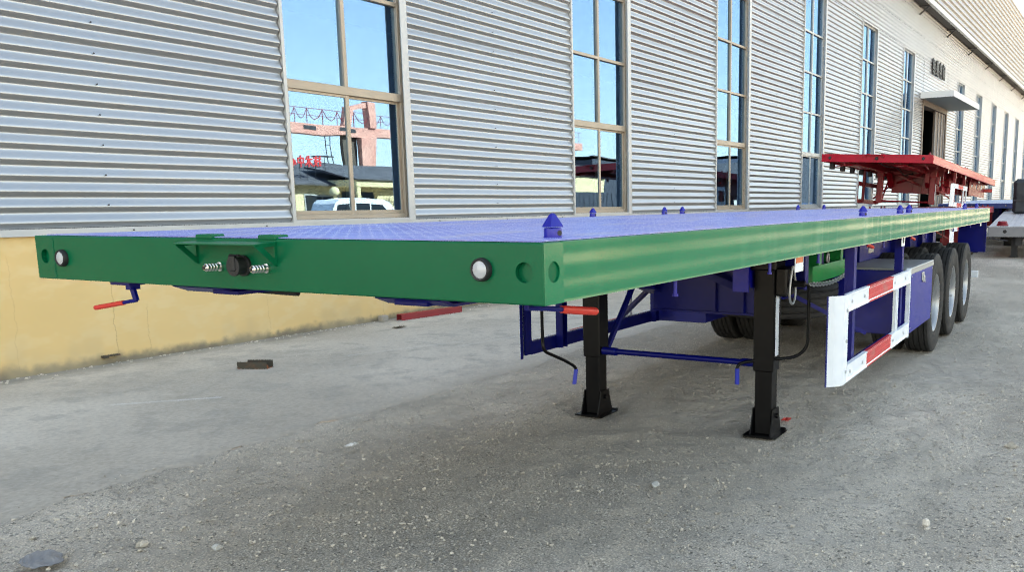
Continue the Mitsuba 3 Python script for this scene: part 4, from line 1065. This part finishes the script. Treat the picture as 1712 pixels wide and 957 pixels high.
H('rail', cat(cyl((31.9, -29.98, 4.16), (35.0, -29.98, 4.16), 0.02, 6), cyl((31.9, -29.98, 4.6), (35.0, -29.98, 4.6), 0.012, 6)), 'dark_steel')
o = thing('gate_post', 'yellow gate post with a round ball on top mirrored in the first window', 'post')
H('shaft', box(28.75, 29.0, -21.7, -21.45, -0.1, 2.2), 'yellow_wall')
s = trimesh.creation.icosphere(2, 0.26); s.apply_translation((28.87, -21.57, 2.5)); put('ball', s, 'yellow_wall', o, True)
o = thing('yellow_store', 'taller yellow building mirrored in the left lower pane of the second window', 'building')
H('wall', box(57.5, 64.9, -40, -29.6, -0.1, 4.15), 'yellow_wall')
H('roof', box(57.2, 64.95, -40.2, -29.2, 4.16, 4.95), 'roof_tile')
o = thing('dark_container', 'dark blue box container in front of the taller yellow building', 'container')
H('body', box(55.0, 67.0, -29.0, -26.6, 0.15, 2.6), 'workshop_dark')
for x in np.arange(55.2, 66.9, 0.6):
    H('rib', box(x, x + 0.3, -26.598, -26.56, 0.3, 2.5), 'workshop_dark')
# gantry crane
o = thing('gantry_crane', 'pale red gantry crane with an A shaped tower mirrored in the first window', 'crane')
H('girder', box(30, 82, -46.0, -44.8, 7.85, 8.65), 'crane_pink')
H('girder_panel', cat(*[box(x, x + 1.2, -44.79, -44.76, 8.2, 8.5) for x in (44.5, 48.0, 54, 60)]), 'dark_steel')
for x in (50.4, 70.0):
    H('leg', prism_xz([(x - 0.85, 7.84), (x + 0.85, 7.84), (x + 0.45, 0), (x - 0.45, 0)], -45.2, -44.6), 'crane_pink')
    H('leg', prism_xz([(x - 1.75, 7.84), (x - 0.8, 7.84), (x - 1.0, 0), (x - 1.4, 0)], -45.6, -45.25), 'bark')
H('tower', cat(bar((48.6, -45, 8.66), (48.9, -45, 10.15), 0.5, 0.45), bar((48.7, -45, 10.1), (51.0, -45, 10.75), 0.5, 0.4), bar((50.85, -45, 8.66), (50.85, -45, 10.9), 0.8, 0.8)), 'crane_pink')
H('handrail', cat(*[cyl((x, -44.9, 8.66), (x, -44.9, 9.85), 0.03, 6) for x in np.arange(31, 82, 1.4)], cyl((30, -44.9, 9.85), (82, -44.9, 9.85), 0.025, 6), cyl((30, -44.9, 9.3), (82, -44.9, 9.3), 0.018, 6),
                  *[tube([(x, -44.85, 9.8), (x + 0.35, -44.85, 9.2), (x + 0.7, -44.85, 9.0), (x + 1.05, -44.85, 9.2), (x + 1.4, -44.85, 9.8)], 0.03, 5) for x in np.arange(31, 80, 1.4)]), 'dark_red_paint')
H('ladder', cat(*[cyl((47.3 + d_, -45, 2), (46.6 + d_, -45, 7.84), 0.04, 6) for d_ in (0, 0.5)], *[cyl((47.3 - 0.12 * i, -45, 2 + i), (47.8 - 0.12 * i, -45, 2 + i), 0.03, 6) for i in range(6)], box(45.4, 47.2, -45.4, -44.6, 5.9, 6.0)), 'dark_steel')
# dark hall farther along
o = thing('dark_workshop', 'large dark blue hall mirrored in the second and third windows', 'building')
H('wall', prism_xz([(65, -0.1), (65, 5.7), (88, 5.9), (112, 7.9), (140, 8.2), (140, -0.1)], -48, -31), 'workshop_dark')
H('roof', cat(box(64.8, 88, -48, -30.8, 5.92, 6.02), box(112, 140.4, -48, -30.8, 8.22, 8.3)), 'dark_soffit')
for x in (70, 80, 95, 110, 125):
    H('door', box(x, x + 4, -30.99, -30.9, 0, 4.2), 'grey_frame')
# white van
o = thing('white_van', 'small white van mirrored in the lower panes of the first window', 'van')


def van_body():
    side = [(26.75, 0.45), (26.70, 1.15), (27.0, 1.85), (27.25, 2.05), (28.4, 2.14), (29.8, 2.08), (30.2, 1.95), (30.75, 1.35), (31.15, 1.15), (31.25, 0.5)]
    m = prism_xz(side, -20.85, -19.15); return m


H('body', van_body(), 'van_white')
H('side_window', cat(*[prism_xz(q_, -19.149, -19.135) for q_ in ([(27.05, 1.25), (27.15, 1.78), (27.9, 1.84), (27.9, 1.25)], [(28.0, 1.25), (28.0, 1.85), (29.0, 1.85), (29.0, 1.25)], [(29.1, 1.25), (29.1, 1.84), (29.75, 1.80), (30.25, 1.25)])]), 'dark_glass')
H('windscreen', bar((30.22, -20.0, 1.93), (30.74, -20.0, 1.38), 1.5, 0.03), 'dark_glass')
for x in (27.55, 30.35):
    for yy in (-20.75, -19.25):
        H('wheel', lathe([(0, -0.1), (0.2, -0.1), (0.31, -0.08), (0.32, 0.0), (0.31, 0.08), (0.2, 0.1), (0, 0.1)], 'y', 24, (x, yy, 0.31)), 'black_rubber')


def bare_tree(x, y, seed, h):
    g = np.random.default_rng(seed); ms = []

    def grow(p, d, l, r, lev):
        q_ = p + d * l; m_ = p + d * l * 0.5 + g.normal(0, 0.04, 3) * l
        ms.append(tube([p, m_, q_], [r, r * 0.85, r * 0.65], 5))
        if lev == 0:
            return
        for i in range(4 if lev > 1 else 4):
            nd = d + g.normal(0, 0.55, 3); nd[2] = abs(nd[2]) * 0.8 + 0.15; nd /= np.linalg.norm(nd)
            grow(p + d * l * g.uniform(0.45, 1.0), nd, l * g.uniform(0.55, 0.8), r * 0.55, lev - 1)
    grow(np.array([x, y, -0.1]), np.array([0, 0, 1.0]), h, 0.09, 4)
    return cat(*ms)


for i, (x, y, lab) in enumerate(((34.3, -23.5, 'leafless shrubby tree behind the white van mirrored in the first window'), (38.8, -26.0, 'leafless tree at the right edge of the first window mirror image'))):
    o = thing('bare_tree', lab, 'tree')
    put('branches', bare_tree(x, y, 70 + i, 1.15), 'bark', o)
